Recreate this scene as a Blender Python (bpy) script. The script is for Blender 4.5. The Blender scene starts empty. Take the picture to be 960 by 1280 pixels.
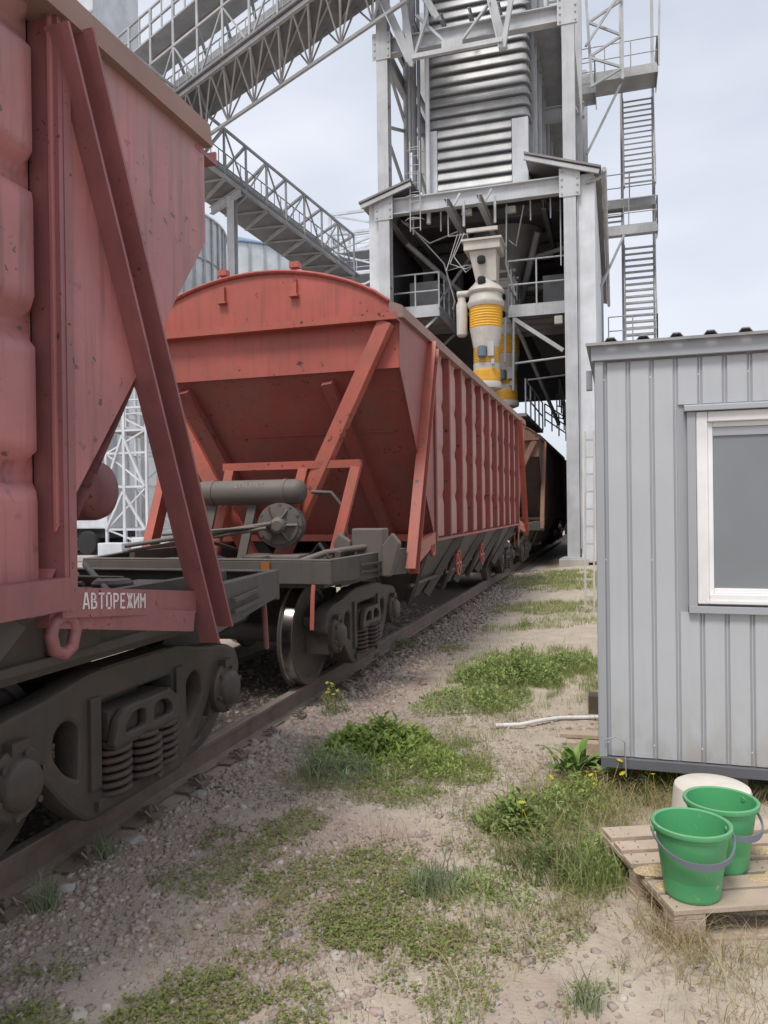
import bpy, bmesh, math, random
import numpy as np
from mathutils import Vector, Matrix
R = math.radians
rnd = random.Random(7)
rng = np.random.default_rng(11)
sc = bpy.context.scene
COL = sc.collection

# ------------------------------------------------------------------ camera
CAM_ROWS = ((0.95634425, -0.01113217, -0.29203041), (0.29195328, -0.00805388, 0.95639867), (-0.01299877, -0.9999056, -0.00445221))
CAM_H, FPX = 1.75, 950.0
cam = bpy.data.cameras.new('camera')
cam.sensor_fit = 'VERTICAL'; cam.sensor_height = 36; cam.lens = FPX / 1280 * 36
cam.clip_start = .05; cam.clip_end = 3000
co = bpy.data.objects.new('camera', cam); COL.objects.link(co); sc.camera = co
m = Matrix.Identity(4)
for i in range(3):
    m[i][0] = CAM_ROWS[i][0]; m[i][1] = -CAM_ROWS[i][1]; m[i][2] = -CAM_ROWS[i][2]
m.translation = (0, 0, CAM_H)
co.matrix_world = m

def ray(px, py):
    c = (px - 480.0, py - 640.0, FPX)
    return Vector([sum(r[k] * c[k] for k in range(3)) for r in CAM_ROWS])
def at(px, py, Y):                      # a point of the photograph on the upright plane y = Y
    d = ray(px, py); t = Y / d[1]; return Vector((d[0] * t, Y, CAM_H + d[2] * t))
def gnd(px, py, z=0.0):                 # a point of the photograph on the ground
    d = ray(px, py); t = (z - CAM_H) / d[2]; return Vector((d[0] * t, d[1] * t, z))

# ------------------------------------------------------------------ light
SUN_EL, SUN_AZ = 60, 193                # azimuth clockwise from +Y: behind the camera, a little to the left
w = bpy.data.worlds.new('World'); sc.world = w; w.use_nodes = True
nt = w.node_tree; nt.nodes.clear()
sky = nt.nodes.new('ShaderNodeTexSky'); sky.sky_type = 'NISHITA'; sky.sun_disc = False
sky.sun_elevation = R(SUN_EL); sky.sun_rotation = R(SUN_AZ); sky.dust_density = 3.0; sky.air_density = 1.0
bg1 = nt.nodes.new('ShaderNodeBackground'); bg1.inputs[1].default_value = 0.10
bg2 = nt.nodes.new('ShaderNodeBackground'); bg2.inputs[0].default_value = (.84, .875, .96, 1); bg2.inputs[1].default_value = .75
tc = nt.nodes.new('ShaderNodeTexCoord')
mp = nt.nodes.new('ShaderNodeMapping'); mp.inputs['Scale'].default_value = (1.0, 1.0, 2.6)
nz = nt.nodes.new('ShaderNodeTexNoise'); nz.inputs['Scale'].default_value = 1.7; nz.inputs['Detail'].default_value = 6; nz.inputs['Roughness'].default_value = .45
mr = nt.nodes.new('ShaderNodeMapRange'); mr.inputs[1].default_value = .3; mr.inputs[2].default_value = .7; mr.inputs[3].default_value = .45; mr.inputs[4].default_value = 1.0
mx = nt.nodes.new('ShaderNodeMixShader'); ow = nt.nodes.new('ShaderNodeOutputWorld')
L = nt.links.new
L(tc.outputs['Generated'], mp.inputs[0]); L(mp.outputs[0], nz.inputs['Vector']); L(nz.outputs[0], mr.inputs[0])
L(sky.outputs[0], bg1.inputs[0]); L(mr.outputs[0], mx.inputs[0]); L(bg1.outputs[0], mx.inputs[1]); L(bg2.outputs[0], mx.inputs[2]); L(mx.outputs[0], ow.inputs[0])
sl = bpy.data.lights.new('sun', 'SUN'); sl.energy = 1.75; sl.angle = R(16); sl.color = (1, .95, .88)
so = bpy.data.objects.new('sun', sl); COL.objects.link(so)
sd = Vector((math.sin(R(SUN_AZ)) * math.cos(R(SUN_EL)), math.cos(R(SUN_AZ)) * math.cos(R(SUN_EL)), math.sin(R(SUN_EL))))
so.rotation_euler = sd.to_track_quat('Z', 'Y').to_euler()
sc.view_settings.view_transform = 'Standard'; sc.view_settings.look = 'None'
sc.view_settings.exposure = 0.50; sc.view_settings.gamma = 1.0
sc.render.engine = 'CYCLES'
sc.cycles.max_bounces = 5; sc.cycles.diffuse_bounces = 3; sc.cycles.use_denoising = True

# ------------------------------------------------------------------ materials
MAT = {}
def mat(name, base, rough=.6, metal=0, dirt=None, dirt_amt=.5, dscale=2.0, chips=None, chip_amt=.0, cscale=14, streak=0.0, bump=.0, bscale=60, spec=.5, var=.12, attr=None, dust=None, dust_amt=.7, film=None, splash=None):
    """base colour + large soft variation + dirt patches + vertical streaks + small chips + fine bump"""
    if name in MAT: return MAT[name]
    mt = bpy.data.materials.new(name); mt.use_nodes = True
    n = mt.node_tree; b = n.nodes['Principled BSDF']; lk = n.links.new
    b.inputs['Roughness'].default_value = rough; b.inputs['Metallic'].default_value = metal
    b.inputs['Specular IOR Level'].default_value = spec
    geo = n.nodes.new('ShaderNodeNewGeometry')
    def noise(scale, detail=4, sz=None, ro=.55):
        x = n.nodes.new('ShaderNodeTexNoise'); x.inputs['Scale'].default_value = scale; x.inputs['Detail'].default_value = detail; x.inputs['Roughness'].default_value = ro
        if sz is not None:
            mm = n.nodes.new('ShaderNodeMapping'); mm.inputs['Scale'].default_value = sz
            lk(geo.outputs['Position'], mm.inputs[0]); lk(mm.outputs[0], x.inputs['Vector'])
        else: lk(geo.outputs['Position'], x.inputs['Vector'])
        return x.outputs[0]
    def rng_(sock, a, c, d=0, e=1):
        r = n.nodes.new('ShaderNodeMapRange'); r.inputs[1].default_value = a; r.inputs[2].default_value = c; r.inputs[3].default_value = d; r.inputs[4].default_value = e
        lk(sock, r.inputs[0]); return r.outputs[0]
    def mixc(f, a, c, mode='MIX'):
        x = n.nodes.new('ShaderNodeMix'); x.data_type = 'RGBA'; x.blend_type = mode
        if isinstance(f, float): x.inputs[0].default_value = f
        else: lk(f, x.inputs[0])
        for s, i in ((a, 6), (c, 7)):
            if isinstance(s, tuple): x.inputs[i].default_value = (*s, 1)
            else: lk(s, x.inputs[i])
        return x.outputs[2]
    if attr:
        at_ = n.nodes.new('ShaderNodeAttribute'); at_.attribute_name = attr; c = at_.outputs['Color']
    else:
        lo = tuple(v * (1 - var) for v in base); hi = tuple(min(1, v * (1 + var)) for v in base)
        c = mixc(rng_(noise(1.3, 5), .35, .65), lo, hi)
    if streak:
        c = mixc(rng_(noise(3.2, 4, (5, 5, .35)), .5, .75, 0, streak), c, tuple(v * .55 for v in (dirt or base)))
    if dirt and dirt_amt: c = mixc(rng_(noise(dscale, 6, ro=.65), .46, .72, 0, dirt_amt), c, dirt)
    if chips and chip_amt:
        ch = n.nodes.new('ShaderNodeMath'); ch.operation = 'MULTIPLY'
        lk(rng_(noise(cscale, 4, ro=.6), .66 - chip_amt * .1, .69 - chip_amt * .1), ch.inputs[0]); lk(rng_(noise(2.1, 2), .47, .6), ch.inputs[1])
        c = mixc(ch.outputs[0], c, chips)
    if splash:                                                  # mud splash along the bottom edge
        sp = n.nodes.new('ShaderNodeSeparateXYZ'); lk(geo.outputs['Position'], sp.inputs[0]); fm = n.nodes.new('ShaderNodeMath'); fm.operation = 'MULTIPLY'
        lk(rng_(sp.outputs[2], .62, .2, 0, .8), fm.inputs[0]); lk(rng_(noise(9, 6, (1, 1, .5)), .40, .62), fm.inputs[1]); c = mixc(fm.outputs[0], c, splash)
    if film:                                                    # dust film clinging under the eaves
        sp = n.nodes.new('ShaderNodeSeparateXYZ'); lk(geo.outputs['Position'], sp.inputs[0]); fm = n.nodes.new('ShaderNodeMath'); fm.operation = 'MULTIPLY'
        lk(rng_(sp.outputs[2], 2.9, 3.75, 0, .75), fm.inputs[0]); lk(rng_(noise(2.4, 5, (2.2, 2.2, .6)), .38, .62), fm.inputs[1]); c = mixc(fm.outputs[0], c, film)
    if dust:
        sx_ = n.nodes.new('ShaderNodeSeparateXYZ'); lk(geo.outputs['Normal'], sx_.inputs[0]); du = n.nodes.new('ShaderNodeMath'); du.operation = 'MULTIPLY'
        lk(rng_(sx_.outputs[2], .25, .9, 0, dust_amt), du.inputs[0]); lk(rng_(noise(7, 5), .3, .6, .35, 1), du.inputs[1]); c = mixc(du.outputs[0], c, dust)
    lk(c, b.inputs['Base Color'])
    if bump:
        bp = n.nodes.new('ShaderNodeBump'); bp.inputs['Strength'].default_value = bump; bp.inputs['Distance'].default_value = .01
        lk(noise(bscale, 5), bp.inputs['Height']); lk(bp.outputs[0], b.inputs['Normal'])
    MAT[name] = mt; return mt

RUST = (.06, .028, .018)
M_PINK = mat('faded_red_paint', (.43, .165, .16), .45, film=(.30, .215, .19), dirt=(.30, .13, .13), dirt_amt=.65, dscale=2.2, chips=(.12, .065, .06), chip_amt=.45, cscale=16, streak=.85, bump=.12, bscale=35)
M_PINKF = mat('faded_red_paint_frame', (.29, .11, .112), .5, dirt=(.19, .085, .08), dirt_amt=.6, dscale=4, chips=RUST, chip_amt=.3, cscale=30, streak=.3, bump=.12, bscale=50)  # deeper than the sheets: includes the shade on the wall posts
M_DUST = mat('dusty_red_paint', (.29, .17, .14), .8, dirt=(.24, .19, .16), dirt_amt=.9, dscale=3, bump=.1)
M_OR = mat('orange_red_paint', (.43, .098, .075), .5, dirt=(.27, .10, .07), dirt_amt=.6, dscale=1.8, chips=RUST, chip_amt=.1, cscale=10, streak=.5, bump=.05)
M_ORF = mat('orange_red_paint_frame', (.42, .10, .068), .5, dirt=(.22, .10, .07), dirt_amt=.6, dscale=4, chips=RUST, chip_amt=.4, streak=.2, bump=.05)
M_ORS = mat('shaded_dull_red_paint', (.29, .070, .060), .55, dirt=(.20, .12, .10), dirt_amt=.6, dscale=2.5, chips=RUST, chip_amt=.4, streak=.4, bump=.06)  # side red deepened for the shade on posts and slope sheet
M_PANEL = mat('dust_bleached_red_paint', (.41, .18, .155), .6, dirt=(.33, .24, .21), dirt_amt=.7, dscale=3.0, streak=.3, bump=.06)
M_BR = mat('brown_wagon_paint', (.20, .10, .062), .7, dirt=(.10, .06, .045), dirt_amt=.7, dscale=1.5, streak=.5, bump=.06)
M_BRS = mat('shaded_brown_wagon_paint', (.055, .034, .028), .8, dirt=(.03, .022, .02), dirt_amt=.7, dscale=1.5, streak=.4, bump=.06)  # wagon sides darkened in colour for the shade inside the tower
M_IRON = mat('grimy_cast_iron', (.064, .054, .047), .62, dust=(.19, .15, .125), dirt=(.12, .085, .065), dirt_amt=.6, dscale=5, chips=(.10, .045, .03), chip_amt=.35, cscale=12, bump=.35, bscale=45)
M_GREY = mat('grimy_grey_frame', (.095, .084, .078), .70, dust=(.18, .15, .13), dirt=(.075, .06, .053), dirt_amt=.7, dscale=3, streak=.3, bump=.2, bscale=40)
M_TANK = mat('dull_grey_tank', (.125, .108, .095), .62, dust=(.20, .165, .14), dirt=(.09, .07, .06), dirt_amt=.5, dscale=4, bump=.1)
M_RSPR = mat('rusty_spring_steel', (.075, .055, .048), .7, dirt=(.11, .052, .032), dirt_amt=.6, dscale=9, bump=.3)
M_RAIL = mat('rusty_rail', (.19, .14, .115), .7, dust=(.30, .25, .21), dirt=(.10, .065, .045), dirt_amt=.75, dscale=5, bump=.3, bscale=50)
M_TREAD = mat('polished_steel', (.32, .31, .31), .22, metal=1, dirt=(.1, .08, .07), dirt_amt=.3, dscale=8)
M_GALV = mat('galvanised_steel', (.30, .31, .32), .45, metal=.35, dirt=(.24, .245, .25), dirt_amt=.6, dscale=1.1, var=.12, streak=.25)
M_GALD = mat('weathered_galvanised', (.42, .43, .44), .6, metal=.25, dirt=(.26, .26, .26), dirt_amt=.6, dscale=1.2, streak=.2)
M_TOWER = mat('light_grey_steel_paint', (.47, .49, .51), .55, dirt=(.34, .35, .36), dirt_amt=.5, dscale=.9, streak=.25)
M_CLAD = mat('pale_cladding', (.62, .645, .68), .5, dirt=(.52, .54, .56), dirt_amt=.4, dscale=.8, streak=.2)
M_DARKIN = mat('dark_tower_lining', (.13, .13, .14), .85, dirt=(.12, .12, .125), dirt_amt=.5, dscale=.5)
M_ROOF = mat('grey_brown_roof_sheet', (.23, .215, .21), .6, dirt=(.15, .13, .12), dirt_amt=.4)
M_WHITE = mat('white_machine_paint', (.50, .48, .44), .5, dirt=(.40, .36, .30), dirt_amt=.5, dscale=4, streak=.2)
M_YEL = mat('yellow_wrap', (.68, .36, .03), .6, dirt=(.48, .24, .03), dirt_amt=.6, dscale=6, bump=.4, bscale=25)
M_BLUEM = mat('blue_grey_motor', (.12, .16, .20), .5)
M_SILO = mat('galvanised_silo_sheet', (.66, .69, .72), .5, metal=.15, dirt=(.56, .59, .62), dirt_amt=.5, dscale=.4)
M_SROOF = mat('blue_silo_roof', (.15, .22, .34), .5, dirt=(.2, .27, .37), dirt_amt=.4, dscale=.5)
M_CAB = mat('grey_cabin_sheet', (.50, .525, .555), .42, splash=(.40, .37, .33), dirt=(.42, .44, .46), dirt_amt=.35, dscale=1.2, spec=.4, var=.04, streak=.12)
M_CABT = mat('grey_cabin_trim', (.38, .40, .43), .42, dirt=(.34, .36, .38), dirt_amt=.3, dscale=2, var=.04)
M_CABD = mat('dark_blue_grey_sheet', (.12, .125, .145), .5, dirt=(.2, .18, .16), dirt_amt=.4, dscale=5)
M_CROOF = mat('grey_roof_sheet', (.33, .335, .345), .5, dirt=(.18, .165, .15), dirt_amt=.6, dscale=6)
M_PVC = mat('white_pvc', (.82, .82, .82), .3, dirt=(.62, .61, .58), dirt_amt=.25, dscale=6)
M_GLASS = mat('grey_window_glass', (.21, .23, .25), .22, dirt=(.27, .285, .295), dirt_amt=.5, dscale=1.0, spec=.6, var=.05)  # blue-grey base holds the sky reflection and the insect net
M_WOOD = mat('weathered_pallet_wood', (.48, .385, .30), .85, dirt=(.34, .265, .205), dirt_amt=.6, dscale=7, streak=0, bump=.35, bscale=90)
M_GREEN = mat('green_plastic', (.085, .39, .16), .42, dust=(.30, .40, .26), dust_amt=.35, chips=(.30, .44, .28), chip_amt=.25, cscale=30, dirt=(.17, .36, .19), dirt_amt=.45, dscale=6, var=.05, bump=.02)
M_HANDLE = mat('grey_plastic_handle', (.17, .19, .23), .42)
M_TUB = mat('off_white_plastic', (.70, .66, .58), .45, dirt=(.55, .50, .43), dirt_amt=.4, dscale=8)
M_GRAIN = mat('grain', (.55, .38, .17), .8, attr='col')
M_CONC = mat('concrete', (.40, .385, .36), .85, dirt=(.28, .26, .24), dirt_amt=.5, dscale=2, bump=.2)
M_PAINTW = mat('white_stencil_paint', (.70, .64, .62), .7, dirt=(.5, .3, .28), dirt_amt=.6, dscale=30)
M_LEAF = mat('leaf_green', (.1, .17, .04), .6, attr='col', spec=.3)
M_STONE = mat('stone', (.3, .27, .24), .9, attr='col', bump=.4, bscale=70, dirt=(.2, .16, .13), dirt_amt=.35, dscale=9)
M_BLK = mat('black_rubber', (.025, .025, .026), .8)
M_REFL = mat('orange_reflector', (.30, .10, .03), .5)
M_BARK = mat('sleeper_wood', (.11, .085, .068), .9, dirt=(.2, .17, .14), dirt_amt=.6, dscale=3, bump=.4)

def translucent_leaf(mt):
    n = mt.node_tree; out = n.nodes['Material Output']; b = n.nodes['Principled BSDF']; t = n.nodes.new('ShaderNodeBsdfTranslucent'); m_ = n.nodes.new('ShaderNodeMixShader'); m_.inputs[0].default_value = .35
    n.links.new(b.inputs['Base Color'].links[0].from_socket, t.inputs[0]); n.links.new(b.outputs[0], m_.inputs[1]); n.links.new(t.outputs[0], m_.inputs[2]); n.links.new(m_.outputs[0], out.inputs[0])
translucent_leaf(M_LEAF)

# ------------------------------------------------------------------ object helpers
ORG = {}
def empty(name, loc=(0, 0, 0), rz=0):
    o = bpy.data.objects.new(name, None); COL.objects.link(o); o.empty_display_size = .2
    o.location = loc; o.rotation_euler = (0, 0, rz); ORG[o.name] = Vector(loc); return o
def tag(o, label=None, cat=None, group=None, kind=None):
    if label: o['label'] = label
    if cat: o['category'] = cat
    if group: o['group'] = group
    if kind: o['kind'] = kind
    return o
def thing(name, label, cat, loc=(0, 0, 0), rz=0, group=None): return tag(empty(name, loc, rz), label, cat, group)
def org(parent): return ORG.get(parent.name, Vector((0, 0, 0))) if parent is not None else Vector((0, 0, 0))
def children(o): return list(o.children)
def copy_tree(o, parent=None):
    c = o.copy(); COL.objects.link(c)
    if parent is not None: c.parent = parent
    for ch in list(o.children): copy_tree(ch, c)
    return c

class MB:
    def __init__(s): s.v = []; s.f = []; s.mi = []; s.cur = 0
    def add(s, vs, fs):
        n = len(s.v); s.v += [tuple(x) for x in vs]; s.f += [tuple(i + n for i in f) for f in fs]; s.mi += [s.cur] * len(fs); return s
    def box(s, lo, hi):
        x0, y0, z0 = lo; x1, y1, z1 = hi
        return s.add([(x0, y0, z0), (x1, y0, z0), (x1, y1, z0), (x0, y1, z0), (x0, y0, z1), (x1, y0, z1), (x1, y1, z1), (x0, y1, z1)],
                     [(0, 3, 2, 1), (4, 5, 6, 7), (0, 1, 5, 4), (1, 2, 6, 5), (2, 3, 7, 6), (3, 0, 4, 7)])
    def sec(s, p, q, prof, up=(0, 0, 1), cap=True):           # sweep a 2D section from p to q; prof = [(side, up)]
        p = Vector(p); q = Vector(q); d = (q - p).normalized(); up = Vector(up)
        if abs(d.dot(up)) > .98: up = Vector((0, 1, 0))
        sx = d.cross(up).normalized(); uz = sx.cross(d)
        k = len(prof); vs = [p + sx * a + uz * b for a, b in prof] + [q + sx * a + uz * b for a, b in prof]
        fs = [(i, (i + 1) % k, k + (i + 1) % k, k + i) for i in range(k)]
        if cap: fs += [tuple(range(k - 1, -1, -1)), tuple(range(k, 2 * k))]
        return s.add(vs, fs)
    def bar(s, p, q, w, h, up=(0, 0, 1)): return s.sec(p, q, [(-w / 2, -h / 2), (w / 2, -h / 2), (w / 2, h / 2), (-w / 2, h / 2)], up)
    def tube(s, p, q, r, n=8): return s.sec(p, q, [(r * math.cos(2 * math.pi * i / n), r * math.sin(2 * math.pi * i / n)) for i in range(n)])
    def path(s, pts, r, n=6, cap=True):
        pts = [Vector(p) for p in pts]; base = len(s.v); N = None
        for i, p in enumerate(pts):
            d = (pts[min(i + 1, len(pts) - 1)] - pts[max(i - 1, 0)]).normalized()
            if N is None: N = d.orthogonal().normalized()
            N = (N - d * N.dot(d)).normalized(); B = d.cross(N)
            for k in range(n):
                a = 2 * math.pi * k / n; s.v.append(tuple(p + N * (r * math.cos(a)) + B * (r * math.sin(a))))
        for i in range(len(pts) - 1):
            for k in range(n):
                a = base + i * n + k; b = base + i * n + (k + 1) % n; s.f.append((a, b, b + n, a + n)); s.mi.append(s.cur)
        if cap:
            s.f.append(tuple(base + k for k in range(n - 1, -1, -1))); e = base + (len(pts) - 1) * n; s.f.append(tuple(e + k for k in range(n))); s.mi += [s.cur] * 2
        return s
    def lathe(s, prof, n=24, mtx=None, capb=True, capt=True):  # prof = [(r, z)] round local z
        base = len(s.v); mtx = mtx or Matrix.Identity(4)
        for r, z in prof:
            for k in range(n):
                a = 2 * math.pi * k / n; s.v.append(tuple(mtx @ Vector((r * math.cos(a), r * math.sin(a), z))))
        for i in range(len(prof) - 1):
            for k in range(n):
                a = base + i * n + k; b = base + i * n + (k + 1) % n; s.f.append((a, b, b + n, a + n)); s.mi.append(s.cur)
        if capb: s.f.append(tuple(base + k for k in range(n - 1, -1, -1))); s.mi.append(s.cur)
        if capt: e = base + (len(prof) - 1) * n; s.f.append(tuple(e + k for k in range(n))); s.mi.append(s.cur)
        return s
    def prism(s, pts, d):                                       # pts = polygon in 3D, extruded by vector d
        pts = [Vector(p) for p in pts]; d = Vector(d); k = len(pts)
        return s.add(pts + [p + d for p in pts], [tuple(range(k - 1, -1, -1)), tuple(range(k, 2 * k))] + [(i, (i + 1) % k, k + (i + 1) % k, k + i) for i in range(k)])
    def mesh(s, name, mats, smooth=False):
        me = bpy.data.meshes.new(name); me.from_pydata(s.v, [], s.f)
        for mm in (mats if isinstance(mats, (list, tuple)) else [mats]): me.materials.append(mm)
        if any(s.mi): me.polygons.foreach_set('material_index', s.mi)
        bm = bmesh.new(); bm.from_mesh(me); bmesh.ops.recalc_face_normals(bm, faces=bm.faces); bm.to_mesh(me); bm.free()
        if smooth:
            me.polygons.foreach_set('use_smooth', [True] * len(me.polygons)); me.set_sharp_from_angle(angle=R(smooth if smooth is not True else 40))
        return me
    def build(s, name, mats, parent=None, smooth=False, bevel=0, label=None, kind=None):
        o_ = org(parent)
        if o_.length: s.v = [(a - o_.x, b - o_.y, c - o_.z) for a, b, c in s.v]
        o = bpy.data.objects.new(name, s.mesh(name, mats, smooth)); COL.objects.link(o)
        if parent is not None: o.parent = parent; ORG[o.name] = o_
        if bevel:
            bv = o.modifiers.new('edges', 'BEVEL'); bv.width = bevel; bv.segments = 2; bv.limit_method = 'ANGLE'; bv.angle_limit = R(40)
        if label: o['label'] = label
        if kind: o['kind'] = kind
        return o

UNIT = {}
def unit(shape, mt):
    k = (shape, mt.name)
    if k not in UNIT:
        b = MB()
        if shape == 'box': b.box((-.5, -.5, 0), (.5, .5, 1))
        elif shape == 'tube': b.lathe([(.5, 0), (.5, 1)], 8)
        elif shape == 'angle':
            b.prism([(-.5, -.5, 0), (.5, -.5, 0), (.5, -.36, 0), (-.36, -.36, 0), (-.36, .5, 0), (-.5, .5, 0)], (0, 0, 1))
        elif shape == 'ibeam':
            t, g = .07, .05
            b.prism([(-.5, -.5, 0), (.5, -.5, 0), (.5, -.5 + t, 0), (g, -.5 + t, 0), (g, .5 - t, 0), (.5, .5 - t, 0), (.5, .5, 0), (-.5, .5, 0), (-.5, .5 - t, 0), (-g, .5 - t, 0), (-g, -.5 + t, 0), (-.5, -.5 + t, 0)], (0, 0, 1))
        elif shape == 'channel':
            b.prism([(-.5, -.5, 0), (.5, -.5, 0), (.5, -.4, 0), (-.4, -.4, 0), (-.4, .4, 0), (.5, .4, 0), (.5, .5, 0), (-.5, .5, 0)], (0, 0, 1))
        me = b.mesh(shape + '_section', mt, smooth=50 if shape == 'tube' else False)
        UNIT[k] = me
    return UNIT[k]
def bar(name, p, q, w, h, mt, parent=None, shape='box', up=(0, 0, 1)):
    """one straight member as an object of its own: w across, h along up"""
    o_ = org(parent); p = Vector(p); q = Vector(q); d = q - p; ln = d.length; d.normalize(); up = Vector(up)
    if abs(d.dot(up)) > .98: up = Vector((0, 1, 0))
    sx = d.cross(up).normalized(); uy = sx.cross(d)
    o = bpy.data.objects.new(name, unit(shape, mt)); COL.objects.link(o)
    if parent is not None: o.parent = parent; ORG[o.name] = o_
    mm = Matrix.Identity(4)
    for i in range(3): mm[i][0] = sx[i] * w; mm[i][1] = uy[i] * h; mm[i][2] = d[i] * ln
    mm.translation = p - o_
    o.matrix_local = mm
    return o
def rod(name, p, q, r, mt, parent=None): return bar(name, p, q, 2 * r, 2 * r, mt, parent, 'tube')

def col_mesh(name, V, F4, cols, mt, F3=None, smooth=False):
    """mesh from numpy arrays with a per-vertex colour"""
    me = bpy.data.meshes.new(name); F3 = np.zeros((0, 3), int) if F3 is None else F3
    me.vertices.add(len(V)); me.vertices.foreach_set('co', np.asarray(V, np.float32).ravel())
    nl = 4 * len(F4) + 3 * len(F3); me.loops.add(nl); me.polygons.add(len(F4) + len(F3))
    me.loops.foreach_set('vertex_index', np.concatenate([F4.ravel(), F3.ravel()]).astype(np.int32))
    st = np.concatenate([np.arange(len(F4)) * 4, 4 * len(F4) + np.arange(len(F3)) * 3]).astype(np.int32)
    me.polygons.foreach_set('loop_start', st)
    ca = me.color_attributes.new('col', 'FLOAT_COLOR', 'POINT')
    ca.data.foreach_set('color', np.concatenate([cols, np.ones((len(cols), 1))], 1).astype(np.float32).ravel())
    me.materials.append(mt); me.update(calc_edges=True); me.validate()
    if smooth: me.polygons.foreach_set('use_smooth', [True] * len(me.polygons))
    o = bpy.data.objects.new(name, me); COL.objects.link(o); return o

# value noise for the ground
_T = rng.random((256, 256))
def vnoise(x, y, s):
    x = np.asarray(x) * s + 100; y = np.asarray(y) * s + 100
    xi = np.floor(x).astype(int); yi = np.floor(y).astype(int); fx = x - xi; fy = y - yi
    fx = fx * fx * (3 - 2 * fx); fy = fy * fy * (3 - 2 * fy)
    g = lambda a, b: _T[a % 256, b % 256]
    return (g(xi, yi) * (1 - fx) + g(xi + 1, yi) * fx) * (1 - fy) + (g(xi, yi + 1) * (1 - fx) + g(xi + 1, yi + 1) * fx) * fy
def fbm(x, y, s, o=4):
    r = 0; a = .5; t = 0
    for k in range(o): r = r + a * vnoise(x, y, s * 2 ** k); t += a; a *= .55
    return r / t
def sstep(a, b, x): t = np.clip((np.asarray(x, float) - a) / (b - a), 0, 1); return t * t * (3 - 2 * t)
def gh(x, y):
    x = np.asarray(x, float); y = np.asarray(y, float)
    near = sstep(60, 20, np.hypot(x, y))
    h = -.085 + .085 * sstep(-2.5, -.7, x) + (fbm(x, y, 1.2, 4) - .5) * .055 * near * sstep(-2.3, -1.5, x) + (fbm(x, y, 7, 3) - .5) * .022 * near
    return h

TRACK_X = -3.62; RAIL_TOP = .10

# ------------------------------------------------------------------ ground
def build_ground():
    def axis(lo, d0, d1, hi, st, k):
        a = list(np.arange(d0, d1, st)); s = st; x = d0
        while x > lo: s *= k; x -= s; a.insert(0, x)
        s = st; x = a[-1]
        while x < hi: s *= k; x += s; a.append(x)
        return np.array(a)
    xs = axis(-700, -4.6, 1.6, 700, .032, 1.12); ys = axis(-300, 2.0, 11.5, 900, .034, 1.09)
    X, Y = np.meshgrid(xs, ys); X = X.ravel(); Y = Y.ravel(); Z = gh(X, Y)
    nx, ny = len(xs), len(ys); I = np.arange(nx * ny).reshape(ny, nx)
    F = np.stack([I[:-1, :-1], I[:-1, 1:], I[1:, 1:], I[1:, :-1]], -1).reshape(-1, 4)
    sand = np.array((.48, .415, .335)); grav = np.array((.44, .375, .32)); oil = np.array((.15, .12, .10)); far = np.array((.42, .37, .31))
    # sandy path along the wagons, gravel near the rails and bottom left
    n1 = fbm(X, Y, .8, 4)
    edge = -1.75 + .55 * sstep(7.5, 3.2, Y) * 1.5 + (n1 - .5) * 1.1
    s = sstep(edge - .45, edge + .35, X)
    s = s * sstep(.12, .5, fbm(X, Y, 2.3, 3) + .25 * sstep(3.5, 6, Y))
    rd = sstep(.42, .62, fbm(X, Y, 1.6, 4))[:, None]; gv = grav[None] * (1 - rd * .6) + np.array((.36, .255, .215))[None] * rd * .6
    C = gv * (1 - s[:, None]) + sand[None] * s[:, None]
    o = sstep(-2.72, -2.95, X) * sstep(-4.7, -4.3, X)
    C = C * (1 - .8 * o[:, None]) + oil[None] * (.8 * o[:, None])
    f = sstep(25, 45, np.hypot(X, Y)); C = C * (1 - f[:, None]) + far[None] * f[:, None]
    C = C * (.86 + .28 * fbm(X, Y, 5, 3))[:, None]
    mt = mat('trodden_soil', (.3, .25, .2), .95, attr='col', bump=.7, bscale=55, dirt=(.25, .205, .17), dirt_amt=.35, dscale=11, spec=.15)
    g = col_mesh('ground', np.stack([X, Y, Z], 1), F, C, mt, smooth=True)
    tag(g, 'bare sandy and gravelly soil of the yard', kind='structure')
build_ground()

# ------------------------------------------------------------------ stones and gravel
def rocks(P, S, cols, squash=.6):
    """angular little stones: perturbed boxes"""
    n = len(P); base = np.array([(x, y, z) for z in (-1, 1) for y in (-1, 1) for x in (-1, 1)], float)
    V = base[None] * (1 + rng.uniform(-.45, .35, (n, 8, 3)))
    V[:, 4:, :2] *= rng.uniform(.45, .95, (n, 1, 1)); V[:, :, 2] *= squash
    V[:, :, 0] *= rng.uniform(.7, 1.3, (n, 1)); V *= (S / 2)[:, None, None]
    a = rng.uniform(0, 2 * math.pi, n); ca, sa = np.cos(a), np.sin(a)
    x = V[:, :, 0] * ca[:, None] - V[:, :, 1] * sa[:, None]; y = V[:, :, 0] * sa[:, None] + V[:, :, 1] * ca[:, None]
    tx, ty = rng.uniform(-.4, .4, (2, n)); z = V[:, :, 2] + x * tx[:, None] + y * ty[:, None]
    W = np.stack([x, y, z], -1) + P[:, None, :]
    q = np.array([(0, 2, 3, 1), (4, 5, 7, 6), (0, 1, 5, 4), (1, 3, 7, 5), (3, 2, 6, 7), (2, 0, 4, 6)])
    F = (np.arange(n)[:, None, None] * 8 + q[None]).reshape(-1, 4)
    return W.reshape(-1, 3), F, np.repeat(cols, 8, 0)
def stone_cols(n, red=.35):
    pal = np.array([(.27, .20, .165), (.20, .135, .11), (.34, .285, .245), (.24, .125, .105), (.42, .38, .34), (.25, .215, .195)])
    p = np.array([.26, .24, .16, .16 + red * .2, .05, .13]); p /= p.sum()
    return (pal[rng.choice(6, n, p=p)] * .6 + np.array((.42, .365, .32)) * .6) * rng.uniform(.8, 1.15, (n, 1))
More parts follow.
